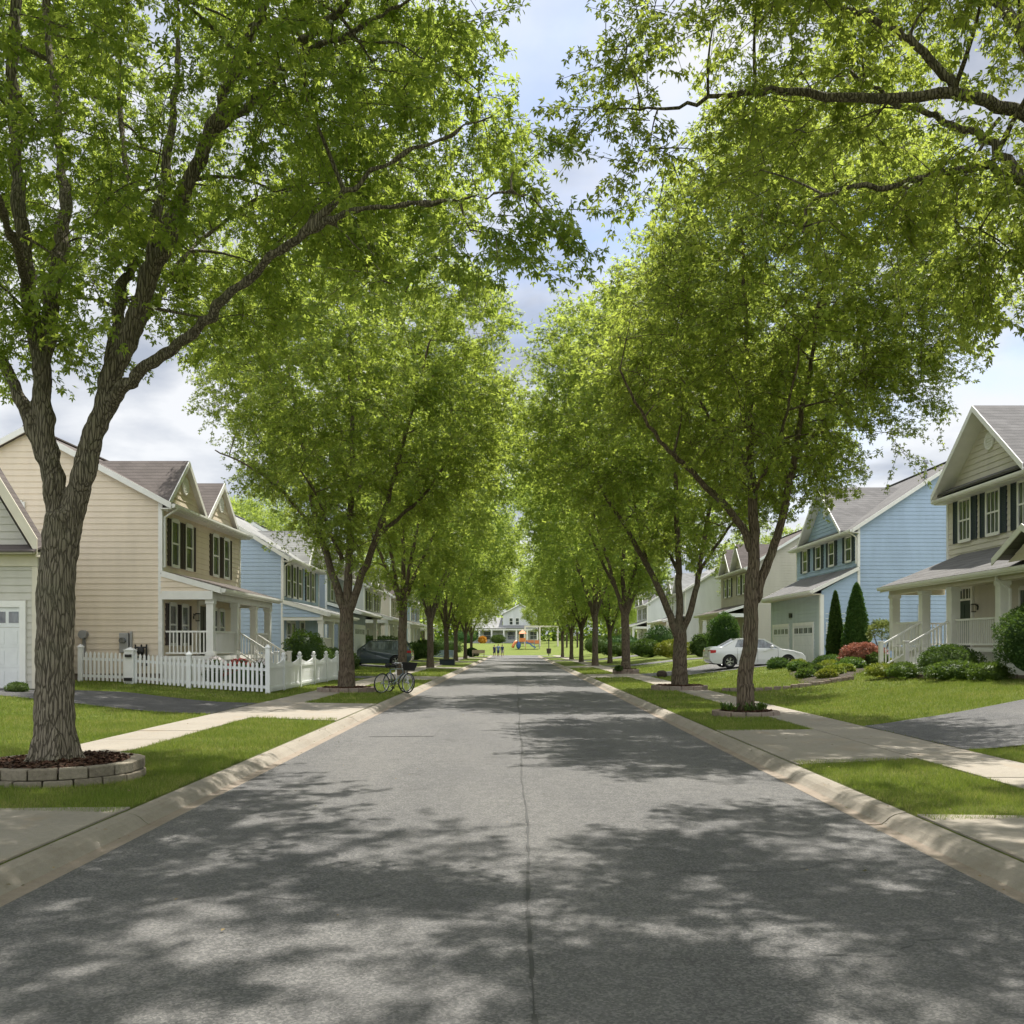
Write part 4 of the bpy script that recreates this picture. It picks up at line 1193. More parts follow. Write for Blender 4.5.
def simple_house(s, xf, u0, u1, wall, roof, lab, gar, seed, ze=6.6):
    zb = g(s * xf, (u0 + u1) / 2) + .15
    h = House('house', s, xf, (u0 + u1) / 2, zb, lab)
    h.shell(u0, u1, 9.4, zb, ze, 2.9, wall); zr, sl = h.roof_main(u0, u1, 9.4, ze, 2.9, roof)
    w = u1 - u0
    h.front_gable(u0 + w * .3, 1.9, ze, ze + 1.85, sl, wall, roof)
    h.front_gable(u0 + w * .72, 1.9, ze, ze + 1.85, sl, wall, roof, vent=False)
    for q in (.13, .3, .62, .78): h.window('street', 0, u0 + w * q, u0 + w * q + .85, ze - 1.9, ze - .5, 'shutter_black' if seed % 2 else None, sw=.3)
    zt = zb + 3.3
    h.shed(u0, u1, -.02, zt + .65, -2.2, zt, roof, over=.1)
    if gar:
        mb = MB(); h.lap(mb, 'street', -1.7, [(u0, zb), (u0 + w * .55, zb), (u0 + w * .55, zt - .1), (u0, zt - .1)]); h.lap(mb, 'near', u0, [(-1.7, zb), (0, zb), (0, zt + .4), (-1.7, zt - .1)]); h.part(mb, 'garage_wall', wall)
        h.garage_door('street', -1.7, u0 + .6, u0 + w * .5, zb + .02, zb + 2.3, n=6)
        h.post(u1 - .2, -1.8, zb, zt - .2)
    else:
        h.porch(u0 + .1, u1 - .1, 1.8, zb + .5, zt - .4, [u0 + .2, u0 + w * .35, u0 + w * .65, u1 - .2], zb - .1)
        h.railing((u0 + .3, -1.8), (u0 + w * .34, -1.8), zb + .5, .8); h.railing((u0 + .2, -.1), (u0 + .2, -1.7), zb + .5, .8)
        h.window('street', 0, u0 + 1.2, u0 + 2.1, zb + 1.0, zb + 2.4, None); h.window('street', 0, u0 + w * .7, u0 + w * .7 + .9, zb + 1.0, zb + 2.4, None)
        h.door('street', 0, u0 + w * .48, u0 + w * .48 + .95, zb + .5, zb + 2.6, 'door_dark', False)

def end_house():
    """white house facing down the street: gable and a low porch towards the camera"""
    Y = 205.0; z0 = g(0, Y) + .1
    r = empty('house', (0.5, Y + 4, z0), 'white gabled house facing the camera across the far end of the street', 'house')
    class HH(House):
        def __init__(s): s.s = 1; s.xf = 0; s.root = r
    h = HH()
    X0, X1 = -2.6, 4.9; ze = z0 + 6.1
    mb = MB(); h.lap(mb, 'near', Y, [(X0, z0), (X1, z0), (X1, ze), ((X0 + X1) / 2, ze + 2.1), (X0, ze)]); h.part(mb, 'front_wall', 'offwhite')
    mb = MB(); mb.box(X0 + .05, X1 - .05, Y + .1, Y + 11, z0 - .3, ze); h.part(mb, 'rear_wall', 'offwhite')
    c = (X0 + X1) / 2; mb = MB()
    for q in (-1, 1):
        x = c + q * 4.1; mb.slab([(c, Y - .4, ze + 2.35), (c, Y + 11.2, ze + 2.35), (x, Y + 11.2, ze + .08), (x, Y - .4, ze + .08)], .15)
    h.part(mb, 'roof', 'roof_pale')
    mb = MB()
    for q in (-1, 1):
        x = c + q * 4.15; a = Vector((x, Y - .46, ze - .15)); b = Vector((c, Y - .46, ze + 2.12)); D = Vector((0, .05, 0)); t = Vector((0, 0, .28)); mb.hexa([a, a + D, b + D, b, a + t, a + D + t, b + D + t, b + t])
    h.part(mb, 'fascia', 'trim')
    for a in (-1.2, .15, 3.1): h.window('near', Y, a, a + .7, z0 + 3.9, z0 + 5.3, None)
    # low wing with porch reaching left
    mb = MB(); mb.box(-10.5, X0 - .02, Y + .3, Y + 9, z0 - .3, z0 + 3.2); h.part(mb, 'side_wing', 'offwhite')
    mb = MB(); mb.slab([(-10.8, Y - 2.4, z0 + 3.1), (X1 + .3, Y - 2.4, z0 + 3.1), (X1 + .3, Y - .03, z0 + 3.75), (-10.8, Y - .03, z0 + 3.75)], .15); mb.slab([(-10.8, Y - .02, z0 + 3.75), (X0 - .1, Y - .02, z0 + 3.75), (X0 - .1, Y + 5, z0 + 5.6), (-10.8, Y + 5, z0 + 5.6)], .15); h.part(mb, 'porch_roof', 'roof_pale')
    for x in (-10.4, -7.6, -5.0, -2.4, .3, 2.6, 4.8):
        mb = MB(); mb.box(x - .16, x + .16, Y - 2.3, Y - 2.0, z0 - .5, z0 + 2.9); h.part(mb, 'porch_post', 'trim')
    mb = MB(); mb.box(-10.6, X1 + .2, Y - 2.32, Y - 2.05, z0 + 2.65, z0 + 2.92); h.part(mb, 'porch_beam', 'trim')
    for a in (-9.5, -6.8, -1.6, 3.2): h.window('near', Y + (.3 if a < -3 else 0), a, a + 1.6, z0 + .7, z0 + 2.4, None)
    h.door('near', Y, .9, 1.9, z0, z0 + 2.3, 'door_dark', False)
    return h
# ------------------------------------------------------------------- fences
def build_fences():
    A = Vector((-14.1, 30.85, 0)); B = Vector((-7.8, 30.0, 0))
    root = empty('picket_fence', (A.x, A.y, g(A.x, A.y)), 'white vinyl picket fence with latched gate in front of the beige house', 'fence')
    d = (B - A); L = d.length; d.normalize(); nrm = Vector((d.y, -d.x, 0))
    if nrm.y > 0: nrm = -nrm
    def at(t, off=0, z=0):
        p = A + d * t + nrm * off; return Vector((p.x, p.y, g(p.x, p.y) + z))
    posts = [0.0, 1.72, 3.72, L]
    for i, t in enumerate(posts):
        w = .14 if i != 1 else .30
        mb = MB(); p = at(t); h = 1.12 if i in (0, 3) else 1.08
        if i == 3: h = 1.45
        mb.box(p.x - w / 2, p.x + w / 2, p.y - w / 2, p.y + w / 2, p.z - .05, p.z + h)
        k = w / 2 + .025
        mb.hexa([(p.x - k, p.y - k, p.z + h), (p.x + k, p.y - k, p.z + h), (p.x + k, p.y + k, p.z + h), (p.x - k, p.y + k, p.z + h)] + [(p.x + a * .02, p.y + b * .02, p.z + h + .10) for a, b in ((-1, -1), (1, -1), (1, 1), (-1, 1))])
        o = mb.build('gate_post' if i == 1 else 'fence_post', M['vinyl'], root)
        if i == 1:
            mb = MB(); mb.box(p.x - .10, p.x + .10, p.y - .21, p.y - .152, p.z + .86, p.z + .95); mb.build('latch', M['metal_dark'], o)
            mb = MB(); mb.box(p.x - .12, p.x + .12, p.y - .24, p.y - .152, p.z + .10, p.z + .20); mb.build('hinge', M['metal_dark'], o)
    for t0, t1 in zip(posts, posts[1:]):
        mb = MB(); n = int((t1 - t0 - .2) / .15)
        for k in range(n):
            t = t0 + .13 + (t1 - t0 - .26) * (k + .5) / n
            p = at(t, .02); q = p + Vector((0, 0, .92)); mb.bar(p + Vector((0, 0, .05)), q, .078, .022, up=tuple(nrm))
            # pointed top
            s_ = d * .039; w_ = nrm * .011
            mb.raw([q - s_ - w_, q + s_ - w_, q + Vector((0, 0, .07)) - w_, q - s_ + w_, q + s_ + w_, q + Vector((0, 0, .07)) + w_], [(0, 1, 2), (3, 5, 4), (0, 2, 5, 3), (1, 4, 5, 2)])
        for z in (.2, .75): mb.bar(at(t0 + .07, -.02, z), at(t1 - .07, -.02, z), .04, .09)
        mb.build('picket_panel', M['vinyl'], root)
    # solid side fence along the sidewalk
    x = -7.8; y0, y1 = 30.0, 41.6
    root = empty('panel_fence', (x, y0, g(x, y0)), 'white solid panel fence with round capped posts running along the left sidewalk', 'fence')
    ps = np.linspace(y0 + 2.0, y1, 5); prev = y0 + .09
    for i, y in enumerate(ps):
        z = g(x, y); mb = MB(); mb.box(x - .07, x + .07, y - .07, y + .07, z - .05, z + 1.12); mb.box(x - .09, x + .09, y - .09, y + .09, z + 1.12, z + 1.15); mb.ball((x, y, z + 1.22), .075, 10, 7)
        mb.build('fence_post', M['vinyl'], root)
        mb = MB(); n = 10; a, b = prev, y - .07
        for k in range(n):
            q0 = a + (b - a) * k / n; q1 = a + (b - a) * (k + 1) / n
            h0 = .92 + .14 * (2 * abs(k / n - .5)) ** 1.5; h1 = .92 + .14 * (2 * abs((k + 1) / n - .5)) ** 1.5
            zz = g(x, (q0 + q1) / 2)
            mb.hexa([(x - .02, q0 + .004, zz + .04), (x + .02, q0 + .004, zz + .04), (x + .02, q1 - .004, zz + .04), (x - .02, q1 - .004, zz + .04), (x - .02, q0 + .004, zz + h0), (x + .02, q0 + .004, zz + h0), (x + .02, q1 - .004, zz + h1), (x - .02, q1 - .004, zz + h1)])
        mb.box(x + .021, x + .045, a, b, zz + .78, zz + .85); mb.box(x + .021, x + .045, a, b, zz + .12, zz + .20)
        mb.build('fence_panel', M['vinyl'], root); prev = y + .07
    # low blue and white wall far down on the left
    mb = MB(); 
    root = empty('board_fence', (-10, 108, g(-10, 108)), 'low pale blue board fence on the far left lawn', 'fence')
    for x in np.arange(-11.6, -6.9, 1.15):
        mb = MB(); mb.box(x - .06, x + .06, 107.94, 108.06, g(x, 108), g(x, 108) + .95); mb.build('fence_post', M['trim'], root)
    mb = MB()
    for k in range(5): mb.box(-11.6, -7.0, 107.88, 107.93, g(-9, 108) + .12 + k * .16, g(-9, 108) + .25 + k * .16)
    mb.build('boards', M['blue'], root)

# --------------------------------------------------------------------- cars
def car(name, label, loc, yaw, paint, suv=False):
    root = empty(name, (0, 0, 0), label, 'car')
    L = 4.85 if suv else 4.75
    if suv:
        prof = [(.02, .45), (0, .7), (.03, 1.0), (.10, 1.16), (.6, 1.19), (3.45, 1.12), (4.3, 1.02), (4.7, .92), (4.83, .7), (4.84, .4), (4.7, .27)]
        arches = [(3.88, .42), (1.02, .42)]; wr = .365; HW = .94
        cab_b = [(.16, .82), (3.55, .82)]; cab_t = [(.48, .66), (2.75, .66)]; zb, zt = 1.13, 1.70
    else:
        prof = [(.04, .36), (0, .52), (.01, .80), (.07, .97), (.35, 1.03), (.95, 1.04), (3.35, .97), (4.15, .86), (4.55, .74), (4.72, .58), (4.73, .34), (4.6, .22)]
        arches = [(3.86, .375), (.98, .375)]; wr = .325; HW = .90
        cab_b = [(.62, .80), (3.48, .80)]; cab_t = [(1.42, .60), (2.72, .60)]; zb, zt = .985, 1.435
    sill = .24 if suv else .20
    bot = []
    for cx, r in arches:
        for k in range(11):
            a = math.pi * k / 10; bot.append((cx + r * math.cos(a), max(sill, wr + r * math.sin(a)) if 0 < k < 10 else sill))
    out = prof + bot + [(.18, sill + .04)]
    def yo(z): return HW - (.13 if z > .62 else .05) * ((z - .62) / .5) ** 2
    layers = []
    for f, dz in ((1, 0), (.93, .018), (.6, .04), (0, .05), (-.6, .04), (-.93, .018), (-1, 0)):
        layers.append([(x + (0 if abs(f) > .95 else (.03 if x > 4.5 else (-.02 if x < .1 else 0))), yo(z) * f, z + (dz if z > .7 and x > .05 else 0)) for x, z in out])
    n = len(out); mb = MB()
    for l in layers: mb.v.extend(l)
    for i in range(len(layers) - 1):
        for k in range(n): mb.f.append([i * n + k, i * n + (k + 1) % n, (i + 1) * n + (k + 1) % n, (i + 1) * n + k])
    mb.f.append(list(range(n))); mb.f.append([(len(layers) - 1) * n + k for k in range(n)][::-1])
    body = mb.build('body', paint, root)
    for p in body.data.polygons: p.use_smooth = len(p.vertices) == 4
    mb = MB()
    for cx, r in arches: mb.box(cx - r - .02, cx + r + .02, -HW + .16, HW - .16, sill + .02, wr + r + .02)
    mb.box(.3, L - .3, -HW + .08, HW - .08, sill - .02, sill + .1)
    mb.build('underbody', M['under'], root)
    # greenhouse
    (b0, yb), (b1, _) = cab_b; (t0, yt), (t1, _) = cab_t
    mb = MB(); mb.hexa([(b0, -yb, zb), (b1, -yb, zb), (b1, yb, zb), (b0, yb, zb), (t0, -yt, zt), (t1, -yt, zt), (t1, yt, zt), (t0, yt, zt)])
    mb.build('windows', M['glass_car'], root)
    mb = MB(); c = (t0 + t1) / 2
    vs = []
    for x in (t0 - .06, t0 + .15, c, t1 - .2, t1 + .07):
        for y in (-yt - .03, -yt * .7, 0, yt * .7, yt + .03):
            e = .035 * (1 - (2 * (x - c) / (t1 - t0)) ** 2 * .8) + .03 * (1 - (y / yt) ** 2 * .9)
            vs.append((x, y, zt + max(e, 0) - .005))
    k = len(vs); vs += [(x, y, zt - .02) for x, y, z in vs]
    fs = []
    for i in range(4):
        for j in range(4): a = i * 5 + j; fs.append((a, a + 1, a + 6, a + 5)); fs.append((k + a, k + a + 5, k + a + 6, k + a + 1))
    for i in range(4): fs.append((i, k + i, k + i + 1, i + 1)); fs.append((20 + i, 21 + i, k + 21 + i, k + 20 + i)); fs.append((i * 5, i * 5 + 5, k + i * 5 + 5, k + i * 5)); fs.append((i * 5 + 4, k + i * 5 + 4, k + i * 5 + 9, i * 5 + 9))
    mb.raw(vs, fs)
    for sy in (-1, 1):
        mb.bar((b0, sy * yb, zb), (t0, sy * yt, zt), .09, .05, up=(0, 1, 0)); mb.bar((b1, sy * yb, zb), (t1, sy * yt, zt), .07, .05, up=(0, 1, 0))
        bx = c + .1; mb.bar((bx, sy * (yb + .004), zb), (bx, sy * (yt + .006), zt), .07, .03, up=(0, 1, 0))
        if suv: mb.bar((1.15, sy * (yb + .004), zb), (1.2, sy * (yt + .006), zt), .08, .03, up=(0, 1, 0))
        else:
            mb.hexa([(b0 + .0, sy * (yb - .01), zb - .01), (b0 + .62, sy * (yb - .01), zb - .01), (b0 + .6, sy * (yb + .012), zb), (b0, sy * (yb + .012), zb), (t0 - .2, sy * (yt + .05), zt - .11), (t0 + .02, sy * (yt + .01), zt - .02), (t0 + .02, sy * (yt + .02), zt - .02), (t0 - .2, sy * (yt + .07), zt - .11)])
    mb.build('roof', paint, root, smooth=False)
    if suv:
        mb = MB()
        for sy in (-1, 1): mb.tube([(t0 + .1, sy * (yt - .02), zt + .06), (t0 + .2, sy * (yt - .02), zt + .10), (t1 - .2, sy * (yt - .02), zt + .10), (t1 - .1, sy * (yt - .02), zt + .05)], .018, 6)
        mb.build('roof_rails', M['metal_dark'], root)
    for cx, r in arches:
        for sy in (-1, 1):
            yw = sy * (HW - .035)
            mb = MB(); pr = [(wr * .62, -.11), (wr * .93, -.115), (wr, -.085), (wr, .085), (wr * .93, .115), (wr * .62, .11)]
            nn = 28
            for q, (rr, w) in enumerate(pr):
                for k in range(nn): a = 2 * math.pi * k / nn; mb.v.append((cx + rr * math.cos(a), yw - sy * .10 + w, wr + rr * math.sin(a)))
            for q in range(len(pr)):
                for k in range(nn): mb.f.append([q * nn + k, q * nn + (k + 1) % nn, ((q + 1) % len(pr)) * nn + (k + 1) % nn, ((q + 1) % len(pr)) * nn + k])
            wh = mb.build('wheel', M['rubber'], root, smooth=True)
            mb = MB(); y_ = yw - sy * .015
            mb.ring((cx, y_, wr), wr * .63, .022, 'y', 28, 6); mb.cyl((cx, y_ - .02, wr), (cx, y_ + .02, wr), wr * .16, 12)
            for k in range(10):
                a = 2 * math.pi * (k // 2) / 5 + (.16 if k % 2 else -.16); mb.bar((cx + .03 * math.cos(a), y_, wr + .03 * math.sin(a)), (cx + wr * .62 * math.cos(a), y_, wr + wr * .62 * math.sin(a)), .03, .03, up=(0, 1, 0))
            mb.build('rim', M['chrome'], wh)
    for sy in (-1, 1):
        mb = MB(); z = .82 if not suv else .98
        mb.hexa([(-.015, sy * .42, z - .09), (.30, sy * (yo(z) + .008), z - .06), (.30, sy * (yo(z) + .008), z + .08), (-.0, sy * .42, z + .07), (-.005, sy * .55, z - .09), (.02, sy * (yo(z) + .01), z - .08), (.02, sy * (yo(z) + .01), z + .08), (.0, sy * .55, z + .07)])
        mb.build('taillight', M['tail'], root)
        mb = MB(); z = .70 if not suv else .88
        mb.hexa([(4.45, sy * (yo(z) + .006), z - .05), (4.72, sy * .62, z - .07), (4.72, sy * .45, z - .04), (4.5, sy * .6, z - .05), (4.2, sy * (yo(z) + .006), z + .09), (4.62, sy * .66, z + .06), (4.62, sy * .45, z + .06), (4.3, sy * .6, z + .09)])
        mb.build('headlight', M['lamp'], root)
        mb = MB(); zz = zb + .08; mb.ball((b1 - .42, sy * (HW + .07), zz), (.09, .10, .065), 10, 7); mb.bar((b1 - .42, sy * (HW - .1), zz - .04), (b1 - .42, sy * (HW + .03), zz - .02), .05); mb.build('mirror', paint, root, smooth=True)
        for hx in (1.55, 2.65):
            mb = MB(); z = zb - .14; mb.box(hx, hx + .17, sy * yo(z), sy * (yo(z) + .025), z, z + .03); mb.build('door_handle', paint, root)
        mb = MB()
        for dx in (1.36, 2.36, 3.38): mb.bar((dx, sy * (yo(.6) + .003), .30), (dx, sy * (yo(.6) + .003), .72), .008, .006); mb.bar((dx, sy * (yo(.72) + .003), .72), (dx, sy * (yo(zb) + .003), zb), .008, .006)
        mb.build('door_seams', M['under'], root)
    mb = MB(); mb.box(-.03, -.012, -.26, .26, .58, .70); mb.build('number_plate', M['trim'], root)
    root.location = loc; root.rotation_euler = (0, 0, yaw)
    return root

# --------------------------------------------------------------------- bikes
def bicycle(label, loc, yaw, frame_mat, basket=False, lean=.08):
    root = empty('bicycle', (0, 0, 0), label, 'bicycle')
    R = .335; WB = 1.05
    for cx in (0, WB):
        mb = MB(); mb.ring((cx, 0, R), R - .02, .02, 'y', 36, 6); w = mb.build('wheel', M['rubber'], root, smooth=True)
        mb = MB(); mb.ring((cx, 0, R), R - .045, .011, 'y', 36, 5); mb.cyl((cx, -.04, R), (cx, .04, R), .022, 8); mb.build('rim', M['chrome'], w, smooth=True)
        mb = MB()
        for k in range(20):
            a = 2 * math.pi * k / 20; mb.tube([(cx, .02 * (-1) ** k, R), (cx + (R - .05) * math.cos(a), 0, R + (R - .05) * math.sin(a))], .002, 3)
        mb.build('spokes', M['chrome'], w)
    mb = MB(); bb = (.45, 0, .28); st = (.33, 0, .78); ht = (.86, 0, .80); hb = (.90, 0, .66)
    for a, b, r in ((bb, st, .017), (st, ht, .015), (bb, hb, .018), ((0, 0, R), bb, .010), ((0, 0, R), (.345, 0, .74), .009), (ht, hb, .019), (hb, (1.0, 0, .5), .013), ((1.0, 0, .5), (WB, 0, R), .011)): mb.tube([a, b], r, 8)
    mb.build('frame', frame_mat, root, smooth=True)
    mb = MB(); mb.tube([(.84, 0, .82), (.83, 0, .93), (.87, 0, .96)], .013, 8); mb.tube([(.72, -.29, .95), (.82, -.22, .98), (.88, -.05, .97), (.88, .05, .97), (.82, .22, .98), (.72, .29, .95)], .013, 8); hbm = mb.build('handlebar', M['chrome'], root, smooth=True)
    mb = MB(); mb.tube([(.33, 0, .76), (.31, 0, .87)], .013, 8); mb.tube([(.16, 0, .91), (.24, 0, .915), (.34, 0, .90), (.46, 0, .895)], [.075, .07, .035, .02], 10); mb.build('saddle', M['rubber'], root, smooth=True)
    mb = MB(); mb.ring(bb, .09, .008, 'y', 20, 5); mb.bar((bb[0], .05, bb[2]), (bb[0] + .12, .05, bb[2] - .12), .02); mb.bar((bb[0], -.05, bb[2]), (bb[0] - .12, -.05, bb[2] + .12), .02)
    mb.box(bb[0] + .08, bb[0] + .18, .05, .13, bb[2] - .14, bb[2] - .115); mb.box(bb[0] - .18, bb[0] - .08, -.13, -.05, bb[2] + .11, bb[2] + .135); mb.build('crankset', M['metal_dark'], root)
    if basket:
        mb = MB(); c = (1.02, 0, .90)
        mb.hexa([(.90, -.13, .74), (1.18, -.13, .74), (1.18, .13, .74), (.90, .13, .74), (.86, -.19, 1.02), (1.26, -.19, 1.02), (1.26, .19, 1.02), (.86, .19, 1.02)]); mb.build('basket', M['metal_dark'], root, bevel=.02)
    root.location = loc; root.rotation_euler = (lean, 0, yaw)
    return root

# -------------------------------------------------------------------- people
def person(label, loc, yaw, shirt, shorts, hair, scale=1.0, stride=.16, bend=0.0, arms=(.1, -.1)):
    root = empty('person', (0, 0, 0), label, 'person')
    mb = MB()
    def T(pts, r, n=10): mb.tube(pts, r, n)
    hipz = .92
    T([(0, 0, .86), (0, 0, .98), (0, .01, 1.12), (0, .0, 1.30), (0, 0, 1.43), (0, 0, 1.50), (0, -.01, 1.60)], [.13, .145, .125, .15, .13, .055, .05], 12)
    mb.ball((0, -.02, 1.66), (.078, .095, .115), 12, 9); mb.ball((0, -.115, 1.645), (.014, .02, .022), 6, 5)
    for sx in (-1, 1):
        mb.ball((sx * .08, 0, 1.655), (.014, .022, .032), 6, 5)
        st = stride * sx
        T([(sx * .085, 0, .92), (sx * .10, -st * .5, .50), (sx * .10, -st * .5 + max(0, st) * .4, .10)], [.088, .055, .040])
        fy = -st * .5 + max(0, st) * .4
        T([(sx * .10, fy + .05, .045), (sx * .105, fy - .08, .04), (sx * .11, fy - .17, .03)], [.04, .042, .028], 8)
        a = arms[0 if sx < 0 else 1]
        sh = (sx * .17, 0, 1.42); el = (sx * .23, -a * .5, 1.14); wr = (sx * .25, -a - .06, .90)
        T([(sx * .05, 0, 1.42), sh, el, wr], [.07, .055, .04, .027], 8)
        T([wr, (wr[0], wr[1] - .02, wr[2] - .09)], [.028, .034], 8)
        for k in range(4): q = (wr[0] + (k - 1.5) * .004, wr[1] - .02 + (k - 1.5) * .018, wr[2] - .09); T([(q[0], q[1], q[2] + .03), (q[0], q[1] - .004, q[2] - .03), (q[0] - sx * .012, q[1], q[2] - .06 - .006 * (k in (1, 2)))], .0085, 6)
        T([(wr[0], wr[1] - .04, wr[2] - .03), (wr[0] - sx * .01, wr[1] - .065, wr[2] - .07), (wr[0] - sx * .015, wr[1] - .06, wr[2] - .10)], .0095, 6)
    b = mb.build('body', M['skin'], root)
    md = b.modifiers.new('skin_over', 'REMESH'); md.mode = 'VOXEL'; md.voxel_size = .013; md.use_smooth_shade = True
    mb = MB(); mb.tube([(0, 0, .90), (0, 0, 1.0), (0, .01, 1.14), (0, 0, 1.30), (0, 0, 1.43), (0, 0, 1.475)], [.155, .16, .145, .165, .145, .065], 14)
    for sx in (-1, 1): a = arms[0 if sx < 0 else 1]; mb.tube([(sx * .10, 0, 1.42), (sx * .175, 0, 1.42), (sx * .215, -a * .25, 1.27)], [.075, .068, .062], 10)
    mb.build('shirt', shirt, root, smooth=True)
    mb = MB(); mb.tube([(0, 0, .84), (0, 0, .93)], [.15, .158], 14)
    for sx in (-1, 1): st = stride * sx; mb.tube([(sx * .08, 0, .92), (sx * .095, -st * .5 * .8, .56)], [.10, .085], 10)
    mb.build('shorts', shorts, root, smooth=True)
    mb = MB(); mb.ball((0, .005, 1.69), (.088, .10, .105), 12, 8); mb.build('hair', hair, root, smooth=True)
    mb = MB()
    for sx in (-1, 1): st = stride * sx; fy = -st * .5 + max(0, st) * .4; mb.tube([(sx * .10, fy + .07, .05), (sx * .105, fy - .08, .045), (sx * .11, fy - .19, .035)], [.045, .048, .034], 8)
    mb.build('shoes', M['trim'], root, smooth=True)
    root.location = loc; root.rotation_euler = (bend, 0, yaw); root.scale = (scale,) * 3
    return root

# ---------------------------------------------------------------- playground
def playground():
    Y = 172.0; z = g(2, Y)
    mo = mat_plain('orange_plastic', (.62, .20, .06), .45); mbu = mat_plain('blue_plastic', (.03, .10, .30), .4); my = mat_plain('yellow_plastic', (.65, .42, .10), .45)
    root = empty('play_structure', (2, Y, z), 'orange and blue playground climbing tower with slide on the far lawn', 'playground')
    for (x, y) in ((.5, Y), (1.9, Y), (.5, Y + 1.4), (1.9, Y + 1.4), (3.9, Y), (5.0, Y), (3.9, Y + 1.2), (5.0, Y + 1.2)):
        mb = MB(); h = 4.2 if x < 3 else 2.4; mb.cyl((x, y, z - .1), (x, y, z + h), .07, 10); mb.build('post', my if x < 3 else M['metal_grey'], root)
    mb = MB(); mb.box(.45, 1.95, Y - .05, Y + 1.45, z + 1.5, z + 1.6); mb.box(3.85, 5.05, Y - .05, Y + 1.25, z + 1.1, z + 1.2); mb.box(1.95, 3.85, Y + .3, Y + 1.0, z + 1.3, z + 1.38); mb.build('deck', M['metal_grey'], root)
    mb = MB()
    for (x0, x1, zz) in ((.25, 2.15, z + 3.6),):
        c = ((x0 + x1) / 2, Y + .7, zz + .95)
        for (a, b) in (((x0, Y - .3), (x1, Y - .3)), ((x1, Y - .3), (x1, Y + 1.7)), ((x1, Y + 1.7), (x0, Y + 1.7)), ((x0, Y + 1.7), (x0, Y - .3))): mb.slab([(a[0], a[1], zz), (b[0], b[1], zz), c], .06)
    mb.build('canopy', mo, root)
    mb = MB(); mb.box(.5, 1.9, Y - .04, Y + .0, z + 1.7, z + 2.6); mb.box(3.95, 4.95, Y - .04, Y, z + 1.3, z + 2.1); mb.box(2.0, 3.8, Y + .28, Y + .32, z + 1.5, z + 2.1); mb.build('side_panels', mo, root)
    mb = MB(); mb.tube([(-.1, Y - .2, z + 1.9), (-.5, Y - .4, z + 1.5), (-.9, Y - .6, z + .9), (-1.0, Y - .8, z + .4)], .33, 10); mb.build('tube_climber', mo, root, smooth=True)
    mb = MB()
    P = [(2.0, Y - .2, z + 1.6), (2.8, Y - .5, z + 1.2), (3.6, Y - .8, z + .55), (4.2, Y - 1.0, z + .3)]
    for a, b in zip(P, P[1:]):
        mb.bar(a, b, .6, .05); 
        for dy in (-.3, .3): mb.bar((a[0], a[1] + dy, a[2] + .12), (b[0], b[1] + dy, b[2] + .12), .04, .22)
    mb.build('slide', mbu, root)
    mb = MB(); mb.ball((.3, Y - .1, z + .9), (.55, .3, .85), 12, 8); mb.build('climbing_wall', mbu, root, smooth=True)
    r0 = root; r0.scale = (.8, .8, .78)
    # swing frame
    Y2 = 180.0; z2 = g(4, Y2)
    root = empty('swing_set', (4, Y2, z2), 'tan timber swing frame standing behind the playground tower', 'swing set')
    mb = MB(); mb.box(1.8, 8.2, Y2 - .12, Y2 + .12, z2 + 3.55, z2 + 3.85); mb.build('top_beam', M['cream'], root)
    for x in (1.9, 4.7, 8.1):
        for q in (-1, 1): mb = MB(); mb.bar((x, Y2 + q * 1.1, z2 - .1), (x, Y2, z2 + 3.6), .26, .2); mb.build('leg', M['cream'], root)
    for x in (3.2, 6.2):
        mb = MB(); mb.box(x - .3, x + .3, Y2 - .12, Y2 + .12, z2 + .55, z2 + .62); s = mb.build('swing_seat', M['rubber'], root)
        mb = MB()
        for q in (-.28, .28): mb.cyl((x + q, Y2, z2 + .6), (x + q, Y2, z2 + 3.6), .02, 5)
        mb.build('swing_chain', M['metal_grey'], s)

